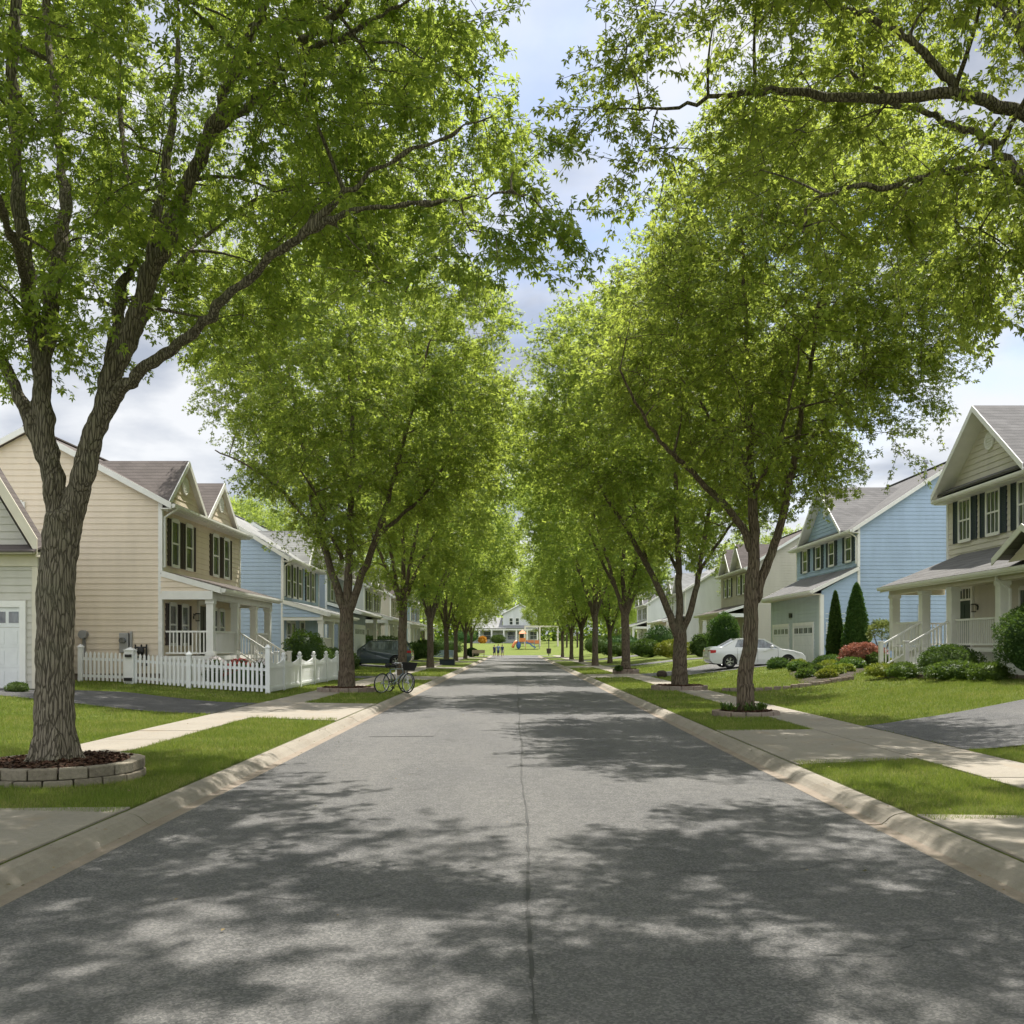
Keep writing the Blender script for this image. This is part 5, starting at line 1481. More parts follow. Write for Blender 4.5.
def small_things():
    # litter bin on a post, plain post
    x, y = 5.2, 146.2; z = g(x, y)
    root = empty('litter_bin', (x, y, z), 'dark round litter bin hanging on a tall post at the road end', 'litter bin')
    mb = MB(); mb.cyl((x, y, z - .1), (x, y, z + 2.7), .07, 8); mb.build('post', M['metal_dark'], root)
    mb = MB(); lathe(mb, (x, y - .1, z + .35), [(.01, 0), (.30, 0), (.38, .75), (.34, .8), (.01, .78)], 14); mb.build('bin', M['soil'], root)
    x, y = 9.6, 176; z = g(x, y); root = empty('wooden_post', (x, y, z), 'pair of weathered wooden posts with a crossbar on the far right lawn', 'post')
    mb = MB(); mb.box(x - .15, x + .15, y - .15, y + .15, z - .1, z + 2.6); mb.build('post', M['soil'], root)
    mb = MB(); mb.box(x + 1.8, x + 2.1, y - .15, y + .15, z - .1, z + 2.6); mb.build('post', M['soil'], root)
    mb = MB(); mb.box(x - .3, x + 2.3, y - .1, y + .1, z + 2.601, z + 2.8); mb.build('crossbar', M['soil'], root)
    # dark storage box on the left verge
    x, y = -5.25, 74.0; z = g(x, y); root = empty('storage_box', (x, y, z), 'low dark blue lidded box on the left verge between two tree trunks', 'box')
    mb = MB(); mb.box(x - .6, x + .55, y - .3, y + .3, z - .02, z + .38); mb.build('box_body', M['shutter_navy'], root, bevel=.02)
    mb = MB(); mb.box(x - .63, x + .58, y - .33, y + .33, z + .382, z + .45); mb.build('lid', M['shutter_black'], root, bevel=.02)
    # bench and green cabinet farther on
    x, y = -4.6, 119.5; z = g(x, y); root = empty('bench', (x, y, z), 'small pale wooden bench at the far left kerb', 'bench')
    mb = MB(); mb.box(x - .8, x + .8, y - .2, y + .2, z + .42, z + .48); mb.build('seat', M['tanwood'], root)
    mb = MB(); mb.box(x - .8, x + .8, y + .2, y + .25, z + .55, z + .95); mb.build('backrest', M['tanwood'], root)
    for q in (-.7, .7): mb = MB(); mb.box(x + q - .04, x + q + .04, y - .18, y + .24, z, z + .42); mb.build('leg', M['tanwood'], root)
    # flat stone by the right walk, small boulder
    for (x, y, r, lab) in ((7.0, 45.3, .26, 'grey boulder beside the right sidewalk near the driveway edge'),):
        mb = MB(); mb.ball((x, y, g(x, y) + r * .5), (r, r * .8, r * .85), 12, 8)
        o = mb.build('boulder', M['soil'], None, loc=(x, y, g(x, y)), smooth=True)
        tx = bpy.data.textures.new('rock', 'CLOUDS'); tx.noise_scale = .2; d = o.modifiers.new('lumps', 'DISPLACE'); d.texture = tx; d.strength = .12
        tag(o, lab, 'boulder')

def edging_path(pts, label, seed=1, w=.16, h=.12):
    """a row of edging stones following a line"""
    rnd = random.Random(seed); P = [Vector((x, y, 0)) for x, y in pts]
    root = empty('stone_edging', (P[0].x, P[0].y, g(P[0].x, P[0].y)), label, 'garden edging')
    mb = MB()
    for a, b in zip(P, P[1:]):
        L = (b - a).length; n = max(1, int(L / .24)); d = (b - a).normalized(); s = Vector((-d.y, d.x, 0))
        for k in range(n):
            p = a + d * (L * (k + .5) / n) + s * rnd.uniform(-.02, .02); z = g(p.x, p.y); l = L / n * .46
            hh = h * rnd.uniform(.85, 1.15); ww = w / 2
            mb.hexa([p - d * l - s * ww + Vector((0, 0, z - .05)), p + d * l - s * ww + Vector((0, 0, z - .05)), p + d * l + s * ww + Vector((0, 0, z - .05)), p - d * l + s * ww + Vector((0, 0, z - .05)), p - d * l * .93 - s * ww * .9 + Vector((0, 0, z + hh)), p + d * l * .93 - s * ww * .9 + Vector((0, 0, z + hh)), p + d * l * .93 + s * ww * .9 + Vector((0, 0, z + hh)), p - d * l * .93 + s * ww * .9 + Vector((0, 0, z + hh))])
    mb.build('stones', M['edging'], root, bevel=.012)

def bed(poly, name='planting_bed'):
    """soil patch following the ground"""
    P = np.array(poly); cx, cy = P[:, 0].mean(), P[:, 1].mean(); mb = MB(); n = len(P)
    rings = []
    for q in np.linspace(0.02, 1, 8):
        rings.append([(cx + (x - cx) * q, cy + (y - cy) * q, g(cx + (x - cx) * q, cy + (y - cy) * q) + .012 + .06 * (1 - q ** 4)) for x, y in poly])
    for r in rings: mb.v.extend(r)
    for i in range(7):
        for k in range(n): mb.f.append([i * n + k, i * n + (k + 1) % n, (i + 1) * n + (k + 1) % n, (i + 1) * n + k])
    o = mb.build(name, M['soil'], recalc=False, smooth=True); tag(o, kind='structure')

def build_plants():
    B = bush
    gz = g
    # --- right: bed in front of the greige porch
    bed([(15.2, 25), (13.3, 27.0), (12.4, 29.3), (12.0, 31.2), (12.3, 31.5), (14.5, 31.4), (14.6, 25)])
    edging_path([(16.5, 24.6), (15.0, 25.2), (13.3, 27.2), (12.4, 29.3), (11.9, 31.1)], 'curved stone edging round the bed below the near right porch', 2)
    B('round_shrub', (13.75, 24.9, .76 + 1.02), (1.05, 1.05, 1.10), 9000, .065, M['leaf_mid'], 'big dense round evergreen shrub at the right edge before the porch', 'shrub', seed=11)
    B('shrub', (13.1, 28.6, .72 + .42), (1.0, .8, .55), 4200, .06, M['leaf_mid'], 'dark spreading shrub below the near right porch railing', 'shrub', seed=12)
    B('shrub', (12.6, 27.2, .70 + .22), (.85, .6, .32), 2600, .06, M['leaf_fresh'], 'low fresh green shrub in front of the dark spreading one', 'shrub', seed=13)
    B('shrub', (12.0, 29.4, .70 + .18), (.5, .5, .28), 1500, .055, M['leaf_fresh'], 'small fresh green mound near the foot of the porch stairs', 'shrub', seed=14)
    B('shrub', (11.7, 30.4, .70 + .16), (.5, .45, .25), 1400, .055, M['leaf_lime'], 'yellow green mound beside the foot of the porch stairs', 'shrub', seed=15)
    B('shrub', (13.0, 26.0, .72 + .2), (.6, .5, .30), 1500, .06, M['leaf_fresh'], 'low green plant between the big round shrub and the bed edging', 'shrub', seed=16)
    # --- right: bed before the blue house
    bed([(9.6, 31.6), (11.2, 31.5), (12.3, 34.2), (14.1, 36.9), (16, 38), (16.5, 44.2), (12.8, 44), (11.0, 38)])
    edging_path([(6.9, 31.6), (7.8, 30.9), (8.9, 30.6), (10.1, 31.0), (11.2, 31.5)], 'stone edging line crossing the lawn between the two right houses', 3)
    for (X, Y, R, Hh, lab) in ((14.5, 43.0, .40, 3.25, 'shorter slim evergreen of the pair beside the blue garage'), (15.1, 42.0, .64, 3.55, 'taller fuller evergreen of the pair beside the blue garage')):
        z = gz(X, Y); root = empty('evergreen_tree', (X, Y, z), lab, 'evergreen')
        mb = MB(); mb.tube([(X, Y, z - .1), (X, Y, z + .5)], .06, 8); mb.build('trunk', M['bark_far'], root)
        B('crown', (X, Y, z + .12 + Hh / 2), (R, R, Hh / 2), 11000, .075, M['leaf_ever'], seed=int(X * 10), parent=root, cone=True)
    B('salmon_shrub', (14.0, 38.2, .72 + .50), (.95, .7, .58), 4200, .075, M['leaf_pink'], 'salmon pink leaved shrub in the bed left of the porch stairs', 'shrub', seed=21)
    B('shrub', (14.3, 37.6, .72 + .3), (.5, .45, .38), 1500, .07, M['leaf_mid'], 'dark green shrub between the salmon shrub and the porch stairs', 'shrub', seed=22)
    for i, (X, Y, r, m, lab) in enumerate(((10.9, 33.2, .38, 'leaf_lime', 'leftmost small yellow green plant of the blue house bed'), (11.5, 34.2, .42, 'leaf_lime', 'second small yellow green plant of the blue house bed'), (12.5, 36.2, .42, 'leaf_fresh', 'fresh green plant below the salmon shrub'), (12.2, 35.1, .38, 'leaf_lime', 'bright lime plant right of the fresh green one below the salmon shrub'))):
        B('low_plant', (X, Y, gz(X, Y) + r * .35), (r, r * .8, r * .55), 1100, .07, M[m], lab, 'plant', seed=30 + i)
    rr = random.Random(31); spots = [(10.6, 34.6), (11.3, 35.6), (12.1, 36.6), (13.2, 37.2), (11.6, 37.6), (12.8, 38.6), (11.8, 39.6), (13.2, 40.4), (12.4, 41.6), (13.9, 41.6), (11.9, 43.0), (15.2, 38.4)]
    for i, (X, Y) in enumerate(spots):
        r = rr.uniform(.38, .6); B('low_plant', (X, Y, gz(X, Y) + r * .35), (r, r * .85, r * .6), 900, .075, M[('leaf_fresh', 'leaf_mid', 'leaf_lime')[i % 3]], 'low leafy mound filling the bed in front of the blue house', 'plant', 'low mounds filling the blue house bed', seed=130 + i)
    # small ornamental tree beside the porch
    X, Y = 15.3, 39.6; z = gz(X, Y); root = empty('ornamental_tree', (X, Y, z), 'small airy ornamental tree behind the salmon shrub beside the porch', 'tree')
    mb = MB()
    for a in (-.3, 0, .35): mb.tube([(X, Y, z - .05), (X + a * .4, Y, z + .7), (X + a * 1.5, Y + a * .5, z + 1.5)], [.045, .035, .012], 6)
    mb.build('trunk', M['bark_far'], root, smooth=True)
    B('crown', (X, Y, z + 1.45), (.62, .6, .55), 900, .10, M['leaf_lime2'], seed=25, parent=root, core=False)
    # egg shaped evergreen beyond the white car
    B('egg_shrub', (12.75, 58, .66 + 1.5), (1.0, 1.0, 1.5), 7000, .085, M['leaf_ever'], 'egg shaped dark evergreen shrub behind the white car', 'shrub', seed=26)
    # front garden of the tan house and beyond
    for i, (X, Y, rx, rz, m, lab) in enumerate(((12.3, 74, 1.5, .8, 'leaf_lime', 'lime hedge before the tan house porch'), (14.2, 72, 1.0, 1.0, 'leaf_mid', 'dark shrub at the near corner of the tan house'), (11.6, 83.5, 1.6, .9, 'leaf_mid', 'dark green shrub mass past the tan house'), (13.4, 88, 1.7, 1.5, 'leaf_dark', 'tall dark rounded shrub left of the red car'), (10.6, 100, 1.6, .8, 'leaf_mid', 'low shrub beyond the red car on the right lawn'), (12.5, 110, 2.2, 1.2, 'leaf_dark', 'wide dark shrub in front of the far white house at right'), (11.0, 128, 2.0, 1.3, 'leaf_mid', 'farthest rounded shrub along the right side'))):
        B('shrub', (X, Y, gz(X, Y) + rz * .8), (rx, rx * .7, rz), 2200, .13, M[m], lab, 'shrub', seed=40 + i)
    # --- left: garden of the beige house
    bed([(-9.9, 31.9), (-8.2, 32.2), (-8.2, 40), (-9.9, 40)])
    specs = [(-9.3, 32.0, .45, .35, 'leaf_mid', 'green clump left of the red flowers below the beige porch'), (-8.75, 32.1, .40, .35, 'leaf_fresh', 'fresh green clump right of the red flowers below the beige porch'),
             (-9.0, 33.6, .5, .42, 'leaf_mid', 'green bush behind the red flowers by the porch steps'), (-8.5, 34.6, .4, .35, 'leaf_lime', 'lime clump with pale flowers by the porch steps')]
    for i, (X, Y, r, rz, m, lab) in enumerate(specs): B('flower_bush', (X, Y, gz(X, Y) + rz * .8 + .15), (r, r * .8, rz), 1100, .06, M[m], lab, 'shrub', seed=60 + i)
    rng = np.random.default_rng(5)
    for (X, Y, r, m, lab, nm) in ((-9.0, 31.0, .45, 'flower_red', 'cluster of red flowers above the picket fence', 'red_flowers'), (-8.35, 31.3, .38, 'flower_white', 'pale pink white flowers near the fence corner', 'pale_flowers'), (-9.85, 31.2, .38, 'flower_white', 'white flowers at the foot of the near porch post', 'white_flowers')):
        z = gz(X, Y); root = empty(nm, (X, Y, z), lab, 'flowers')
        B('foliage', (X, Y, z + .48), (r, r * .8, .48), 1000, .06, M['leaf_mid'], seed=int(-X * 7), parent=root)
        n = 260; q = unit(rng.normal(size=(n, 3))); q[:, 2] = np.abs(q[:, 2])
        P = np.array([X, Y, z + .5]) + q * np.array([r, r * .8, .5]) * 1.04
        V, Fq = leaves(P, q + rng.normal(size=(n, 3)) * .8, rng.uniform(.05, .09, n), rng, False)
        link_mesh('petals', mesh_from_arrays('petals', V - np.array([X, Y, z]), Fq, M[m]), root)
    B('shrub', (-8.75, 30.75, gz(-8.75, 30.75) + .42), (.5, .3, .42), 1300, .06, M['leaf_fresh'], 'low green foliage between the red and the pale flowers behind the picket fence', 'shrub', seed=68)
    B('dark_shrub', (-15.0, 30.2, .5 + .55), (.75, .6, .95), 4000, .06, M['leaf_mid'], 'upright dark green shrub at the left end of the picket fence beside the big trunk', 'shrub', seed=70)
    # shrubs right of the beige porch, inside the side fence
    sp = [(-9.2, 41.5, 1.0, 1.15, 'tall green shrub just past the beige porch behind the white side fence'), (-9.3, 43.8, 1.1, .8, 'wide green shrub in front of the pale blue porch'), (-9.0, 46.3, 1.0, .7, 'low green shrub beside the pale blue house railing'), (-8.9, 49.0, .9, .65, 'last green shrub of the row before the pale blue house')]
    for i, (X, Y, r, rz, lab) in enumerate(sp): B('shrub', (X, Y, gz(X, Y) + rz * .85), (r, r, rz), 3600, .08, M['leaf_mid' if i else 'leaf_fresh'], lab, 'shrub', seed=72 + i)
    B('hedge', (-10.9, 73.5, gz(-11, 73.5) + .95), (3.0, 1.2, 1.15), 5200, .11, M['leaf_mid'], 'long rounded hedge behind the dark parked car', 'hedge', seed=80)
    B('orange_flower_bush', (-11.7, 70.0, gz(-11, 70) + .95), (.6, .6, .85), 1100, .12, M['orange'], 'orange flowering bush beyond the front of the dark car', 'shrub', seed=81)
    B('orange_shrub', (-6.8, 198, gz(-6.8, 198) + .6), (.9, .8, .9), 900, .2, M['orange'], 'orange autumn shrub on the lawn before the far white house', 'shrub', seed=82)
    for i, (X, Y, rx, rz, m, lab) in enumerate(((-10.0, 197, 2.6, 1.7, 'leaf_dark', 'round dark shrub left of the orange shrub at the street end'), (-3.6, 201, 1.7, 1.0, 'leaf_mid', 'clipped shrub before the far white porch'), (-9.6, 90.5, 1.4, .9, 'leaf_mid', 'green shrub at the third house on the left'), (-9.8, 103, 1.8, 1.1, 'leaf_mid', 'green shrub at the fourth house on the left'), (-5.6, 123, .9, .6, 'leaf_dark', 'dark low shrub at the far left kerb beside the bench'), (-9.5, 133, 2.4, 1.3, 'leaf_mid', 'farthest shrub along the left side'))):
        B('shrub', (X, Y, gz(X, Y) + rz * .8), (rx, rx * .7, rz), 1900, .17, M[m], lab, 'shrub', seed=90 + i)
    # ring plantings
    rnd = random.Random(9)
    labs = ['left', 'front', 'right', 'back']
    n = 0
    for k, (dx, dy) in enumerate(((-.42, -.12), (-.30, -.34), (.30, -.30), (.44, -.02), (.05, -.42))):
        blades_plant('strap_leaf_plant', (5.06 + dx, 21.2 + dy, g(5.06, 21.2) + .13), 26, .30, .02, M['leaf_fresh'], 'strap leaved plant in the stone ring round the nearest right trunk', 'plant', 'strap leaved plants round the nearest right trunk', seed=k)
    B('low_plant', (5.5, 50.4, g(5.5, 51) + .28), (.22, .2, .16), 400, .07, M['leaf_mid'], 'small dark green plant in the low planter of the third right street tree', 'plant', seed=99)
    B('low_plant', (-12.9, 24.6, g(-12.9, 24.6) + .1), (.3, .25, .16), 500, .05, M['leaf_mid'], 'small plant in the gravel patch before the grey garage', 'plant', seed=98)
# -------------------------------------------------------------------- trees
def build_trees():
    # ---- big near left maple, limbs traced at its own distance
    Y = 11.3
    def p(x, y, dy=0.0): return px(x, y, Y + dy)
    t = Tree(101)
    x0 = -5.45; base = Vector((x0, 11.25, .30))
    root = empty('maple_tree', (x0, 11.25, g(x0, 11.25)), 'big maple nearest on the left, thick forked trunk rising from the block ring', 'tree', 'street maples')
    P0 = [(x0, 11.25, .22), (x0, 11.25, .55), (x0 + .0, 11.25, 1.3), (x0 + .01, 11.27, 2.2), p(60, 545), p(64, 515)]
    t.limb(P0, .23, .205, node_from=2, wob=.01)
    t.limb([(x0, 11.25, .20), (x0, 11.25, .36), (x0, 11.25, .75)], .30, .21, node_from=2, wob=0)
    for a in (.3, 1.5, 2.6, 3.9, 5.2):
        ca, sa = math.cos(a), math.sin(a)
        t.limb([(x0 + ca * .10, 11.25 + sa * .10, .95), (x0 + ca * .19, 11.25 + sa * .19, .60), (x0 + ca * .27, 11.25 + sa * .27, .36), (x0 + ca * .38, 11.25 + sa * .38, .26)], .085, .045, node_from=2, wob=0)
    t.limb([p(59, 565), p(55, 500), p(48, 440), p(43, 390), p(30, 300), p(20, 200, .2), p(14, 110, .3), p(14, 20, .3), p(20, -120, .4), p(30, -260, .5)], .14, .045, node_from=.3)
    t.limb([p(62, 565), p(77, 492), p(96, 434), p(109, 390), p(145, 289), p(168, 234, -.1), p(195, 168, -.2), p(213, 125, -.3), p(234, 70, -.4), p(262, 8, -.5), p(300, -110, -.7), p(330, -230, -.9)], .155, .035, node_from=.3)
    t.limb([p(52, 480), p(36, 432), p(14, 388), p(-10, 340), p(-50, 260, -.5), p(-110, 180, -1.2), p(-180, 90, -2)], .11, .03, node_from=.3)
    t.limb([p(42, 372), p(54, 290, .3), p(64, 220, .7), p(62, 160, 1.2), p(52, 60, 1.9), p(44, -60, 2.6), p(40, -160, 3.2)], .115, .03)
    t.limb([p(96, 425), p(113, 350, .4), p(122, 290, .8), p(131, 262, 1.2), p(128, 180, 2.2), p(120, 80, 3.2), p(130, -40, 4)], .10, .025)
    t.limb([p(141, 300), p(152, 250, .1), p(163, 190, .3), p(172, 120, .5), p(177, 70, .7), p(178, 0, .9), p(190, -120, 1.2)], .085, .022)
    t.limb([p(108, 408), p(126, 386, -.2), p(156, 361, -.4), p(195, 330, -.7), p(234, 292, -1.0), p(281, 250, -1.3), p(319, 226, -1.5), p(362, 209, -1.7), p(447, 201, -2.0), p(506, 194, -2.2), p(530, 197, -2.3)], .09, .016, node_from=.35)
    t.limb([p(300, 234, -1.4), p(345, 193, -1.5), p(391, 160, -1.5), p(440, 140, -1.4), p(500, 110, -1.2)], .05, .016)
    t.limb([p(208, 138, -.25), p(254, 101, -.3), p(297, 59, -.5), p(340, 39, -.6), p(375, 19, -.7), p(409, 0, -.9), p(480, -60, -1.2)], .06, .018)
    t.limb([p(340, 39, -.6), p(400, 45, -.4), p(440, 70, -.2), p(480, 80, 0)], .028, .012)
    t.limb([p(231, 80, -.4), p(260, 64, -.1), p(300, 52, .3), p(350, 62, .8), p(400, 75, 1.3)], .035, .014)
    t.limb([p(330, 220, -1.5), p(375, 265, -1.7), p(410, 300, -1.8)], .022, .010)
    t.limb([p(300, 40, -.7), p(340, 10, -2), p(380, -60, -3.5), p(420, -120, -4.5)], .05, .02)
    t.limb([p(30, 300), p(10, 230, -1.5), p(-20, 150, -3), p(-30, 60, -4)], .07, .02)
    t.limb([p(109, 390), p(150, 310, 1.5), p(200, 240, 3), p(260, 200, 4.2), p(330, 180, 5)], .06, .018)
    c = (-5.3, 11.6, 9.9)
    def keep(q):
        xx = CX + q[:, 0] * F / np.maximum(q[:, 1], 1); zz = q[:, 2]
        yy = CY - (zz - H) * F / np.maximum(q[:, 1], 1)
        lim = np.interp(yy, [-300, 0, 60, 130, 200, 240, 280, 330], [420, 455, 475, 500, 515, 490, 470, 440])
        lo = np.interp(xx, [-100, 0, 150, 230, 300, 480], [305, 305, 300, 325, 335, 315])
        return (zz > np.where(xx < 180, 5.7, 4.9)) & (yy < lo) & (xx < lim) & (q[:, 1] > 5.6)
    tg = crown_targets(t.rng, 740, c, (6.1, 6.2, 5.3), hole=.20, seed=4, keep=keep)
    extra = np.array([tuple(p(x, y, d)) for x, y, d in ((20, 340, -.5), (60, 300, .8), (8, 330, .5), (140, 250, .5), (170, 300, 1.0), (110, 200, -1), (30, 120, -1), (545, 215, -2.2), (515, 170, -2), (470, 230, -2), (420, 260, -1.8), (380, 280, -1.8), (500, 235, -2.2), (70, 345, .4), (5, 250, -.3))])
    def over(n, xa, xb, ya, yb):  # unseen leaf targets above the frame, added to shade the road
        X_ = t.rng.uniform(xa, xb, n); Y_ = t.rng.uniform(ya, yb, n)
        return np.stack([X_, Y_, H + .68 * Y_ + 1.75 + t.rng.uniform(0, 1.8, n)], 1)
    tg = np.vstack([tg, extra, over(46, -4, .6, 5.5, 15.5)])
    t.grow(tg)
    lf = t.foliage(c, 9, 38, (.4, .9), .073)
    t.finish('maple', root, lf, M['bark'], M['leaf'], twigs=.005, remesh=.022)
    tree_ring(-5.38, 11.25, .95, 'round two course block planter with red mulch at the foot of the nearest left maple', 2, zb=.145, seed=3)

    # ---- near right maple, trunk just outside the frame, limbs reach in
    Y = 9.0
    def p(x, y, dy=0.0): return px(x, y, Y + dy)
    t = Tree(202); bx, by = 7.9, 9.2
    root = empty('maple_tree', (bx, by, g(bx, by)), 'near right maple whose long limbs reach in from the upper right corner', 'tree', 'street maples')
    t.limb([(bx, by, .1), (bx, by, 1), (bx - .1, by, 2.4), (bx - .3, by, 3.4)], .32, .24, node_from=2)
    t.limb([(bx - .3, by, 3.2), p(1240, 300), p(1150, 210), p(1085, 145), p(1024, 116), p(956, 96), p(861, 99, .1), p(782, 92, .2), p(737, 93, .3), p(690, 105, .4), p(640, 110, .5)], .105, .010, node_from=.3)
    t.limb([p(960, 97), p(944, 75), p(910, 41, .1), p(873, 19, .2), p(836, 4, .3), p(780, -20, .4), p(700, -30, .6)], .05, .012)
    t.limb([(bx - .3, by, 3.1), p(1240, 350), p(1130, 270), p(1060, 210), p(1024, 180), p(993, 145, .2), p(944, 120, .5), p(902, 106, .8), p(850, 70, 1.2)], .095, .016, node_from=.3)
    t.limb([p(1040, 190), p(1005, 172, -.1), p(960, 168, -.2), p(898, 186, -.3), p(848, 186, -.3), p(811, 207, -.3), p(803, 232, -.3)], .05, .010)
    t.limb([(bx - .3, by, 3.3), (bx - .4, by, 6), p(1150, -100), p(1080, -220)], .17, .04)
    t.limb([p(1100, 160), p(1040, 60, .5), p(990, -10, 1), p(930, -90, 1.6), p(860, -150, 2.2)], .10, .02)
    t.limb([(bx - .3, by, 3.2), (bx + 1.2, by + 1, 6), (bx + 2, by + 2, 9), (bx + 2, by + 2, 12)], .15, .03)
    t.limb([(bx - .3, by, 3.4), (bx - .9, by - 1.6, 6), (bx - 2.4, by - 3, 8.5), (bx - 4, by - 4, 10.5)], .13, .03)
    t.limb([p(1000, 118), p(960, 190, .3), p(955, 230, .3)], .02, .008)
    c = (6.1, 9.0, 9.6)
    def keep(q):
        xx = CX + q[:, 0] * F / np.maximum(q[:, 1], .5); yy = CY - (q[:, 2] - H) * F / np.maximum(q[:, 1], .5)
        lim = np.interp(xx, [600, 850, 1024, 1200], [150, 160, 250, 300])
        lft = np.interp(yy, [-200, 0, 50, 100, 150, 180], [730, 725, 690, 660, 675, 715])
        return (yy < lim) & (xx > lft) & (q[:, 1] > 4.6)
    tg = crown_targets(t.rng, 470, c, (5.9, 5.4, 5.0), hole=.20, seed=9, keep=keep)
    ex = np.array([tuple(p(x, y, d)) for x, y, d in ((640, 110, .5), (625, 60, .8), (605, 110, .4), (650, 150, .4), (620, 30, 1), (700, 150, .3), (660, 20, .8), (980, 230, 0), (1010, 250, 0), (965, 205, .2), (1000, 200, -.2), (900, 215, -.3), (990, 270, .1), (760, 170, .3), (830, 220, -.3))])
    X_ = t.rng.uniform(.0, 3.6, 60); Y_ = t.rng.uniform(4.5, 14.5, 60)  # overhead sprays out of view, added to dapple the road with shade
    tg = np.vstack([tg, ex, np.stack([X_, Y_, H + .68 * Y_ + 1.7 + t.rng.uniform(0, 1.8, 60)], 1)])
    t.grow(tg)
    lf = t.foliage(c, 9, 34, (.35, .85), .066)
    t.finish('maple', root, lf, M['bark'], M['leaf'], twigs=.005)

    # ---- second row: traced trunks
    def street(seed, Yt, X, base_y, trunk, limbs, c, r, n, label, leaf=.094, nl=28, hole=.15, r0=.27, low=None, nt=8, xl=None, xr=None):
        t = Tree(seed); zb = g(X, Yt)
        q = lambda x, y, dy=0.0: px(x, y, Yt + dy)
        root = empty('maple_tree', (X, Yt, zb), label, 'tree', 'street maples')
        t.limb([(X, Yt, zb - .05), (X, Yt, zb + .18), (X, Yt, zb + .7)], r0 * 1.28, r0, node_from=2, wob=0)
        t.limb([(X, Yt, zb), (X, Yt, zb + 1.0)] + [q(*a) for a in trunk], r0, r0 * .82, node_from=2, wob=.012)
        for (ra, rb, pts) in limbs: t.limb([q(*a) for a in pts], ra, rb, node_from=.35)
        def kp(v):
            xx = CX + v[:, 0] * F / v[:, 1]; yy = CY - (v[:, 2] - H) * F / v[:, 1]
            ok = v[:, 2] > low
            if xl: ok &= xx > np.interp(yy, xl[0], xl[1])
            if xr: ok &= xx < np.interp(yy, xr[0], xr[1])
            return ok
        tg = crown_targets(t.rng, n, c, r, hole=hole, seed=seed, keep=kp)
        t.grow(tg, n_side=4)
        lf = t.foliage(c, nt, nl, (.5, 1.15), leaf)
        t.finish('maple', root, lf, M['bark_far'], M['leaf'], twigs=.007)
        return root
    street(303, 31.7, -5.62, 690, [(346, 640), (347, 606)],
        [(.16, .03, [(346, 616), (336, 585), (324, 545, .3), (312, 500, .6), (304, 450, .8), (292, 390, 1), (280, 330, 1)]),
         (.17, .03, [(347, 616), (348, 580), (350, 540), (351, 490, -.3), (352, 430, -.5), (350, 360, -.6), (350, 290, -.6)]),
         (.15, .03, [(348, 616), (360, 580), (376, 540, -.4), (388, 500, -.6), (400, 455, -.8), (415, 400, -1), (430, 340, -1)]),
         (.08, .02, [(378, 536, -.4), (402, 515, -.2), (428, 490, .2), (450, 455, .5), (475, 420, .8)]),
         (.08, .02, [(342, 560), (330, 532, -1), (318, 500, -1.6), (300, 470, -2.4)]),
         (.07, .02, [(351, 500), (366, 480, 1), (384, 462, 2), (400, 440, 2.6)]),
         (.08, .02, [(322, 540), (290, 500, -.5), (255, 470, -1), (215, 450, -1)])],
        (-5.9, 31.7, 9.9), (6.1, 5.6, 5.3), 620, 'second maple on the left with three upright limbs beside the bicycles', low=4.8, xl=([250, 380, 440, 480, 510, 540], [215, 205, 235, 262, 290, 325]), xr=([200, 270, 320, 450], [430, 475, 508, 515]))
    street(404, 21.1, 5.12, 708, [(750, 650), (751, 600), (752, 575)],
        [(.15, .03, [(752, 590), (754, 540), (752, 490), (750, 430), (748, 370, .3), (745, 300, .5), (742, 230, .5)]),
         (.12, .03, [(755, 600), (768, 560), (782, 520, -.2), (792, 470, -.4), (800, 420, -.6), (811, 360, -.8), (820, 300, -1)]),
         (.10, .02, [(751, 550), (738, 522), (712, 492, -.3), (688, 468, -.6), (664, 446, -.9), (640, 410, -1.2), (620, 370, -1.5)]),
         (.06, .018, [(750, 480), (735, 440, 1), (705, 410, 2), (690, 370, 2.6)]),
         (.05, .016, [(795, 455, -.4), (825, 420, 0), (850, 380, .3), (880, 350, .5)]),
         (.05, .016, [(752, 500), (775, 450, -1.2), (790, 400, -2), (800, 340, -2.6)])],
        (5.75, 21.3, 9.2), (4.35, 4.5, 4.3), 560, 'nearest right street maple growing from the stone ring with strap leaved plants', leaf=.078, nl=31, hole=.18, r0=.185, low=5.0, xl=([150, 200, 260, 300, 360, 430, 500], [705, 680, 655, 630, 610, 630, 690]))
    street(505, 33.0, 5.72, 688, [(680, 650), (680, 630)],
        [(.15, .03, [(679, 640), (668, 610), (652, 575), (638, 548, -.3), (620, 518, -.6), (602, 490, -.8), (585, 450, -1)]),
         (.15, .03, [(680, 640), (679, 600), (678, 555), (676, 510), (675, 450, .3), (672, 390, .5), (670, 320, .6)]),
         (.13, .03, [(682, 635), (692, 605), (699, 570), (706, 530, .3), (714, 490, .5), (724, 440, .8), (735, 380, 1)]),
         (.08, .02, [(652, 576), (643, 545, .6), (636, 510, 1), (630, 470, 1.5)]),
         (.07, .02, [(678, 570), (662, 545, 1), (645, 525, 2), (625, 500, 3)]),
         (.07, .02, [(697, 575), (716, 545, -1), (735, 520, -2), (750, 490, -3)])],
        (5.5, 33.0, 9.6), (5.4, 5.4, 4.9), 560, 'second right street maple with splayed limbs in a low square stone ring', low=4.8, xl=([230, 270, 300, 340, 420], [650, 612, 566, 534, 532]))

    # ---- three generic street trees, then copies
    protos = []
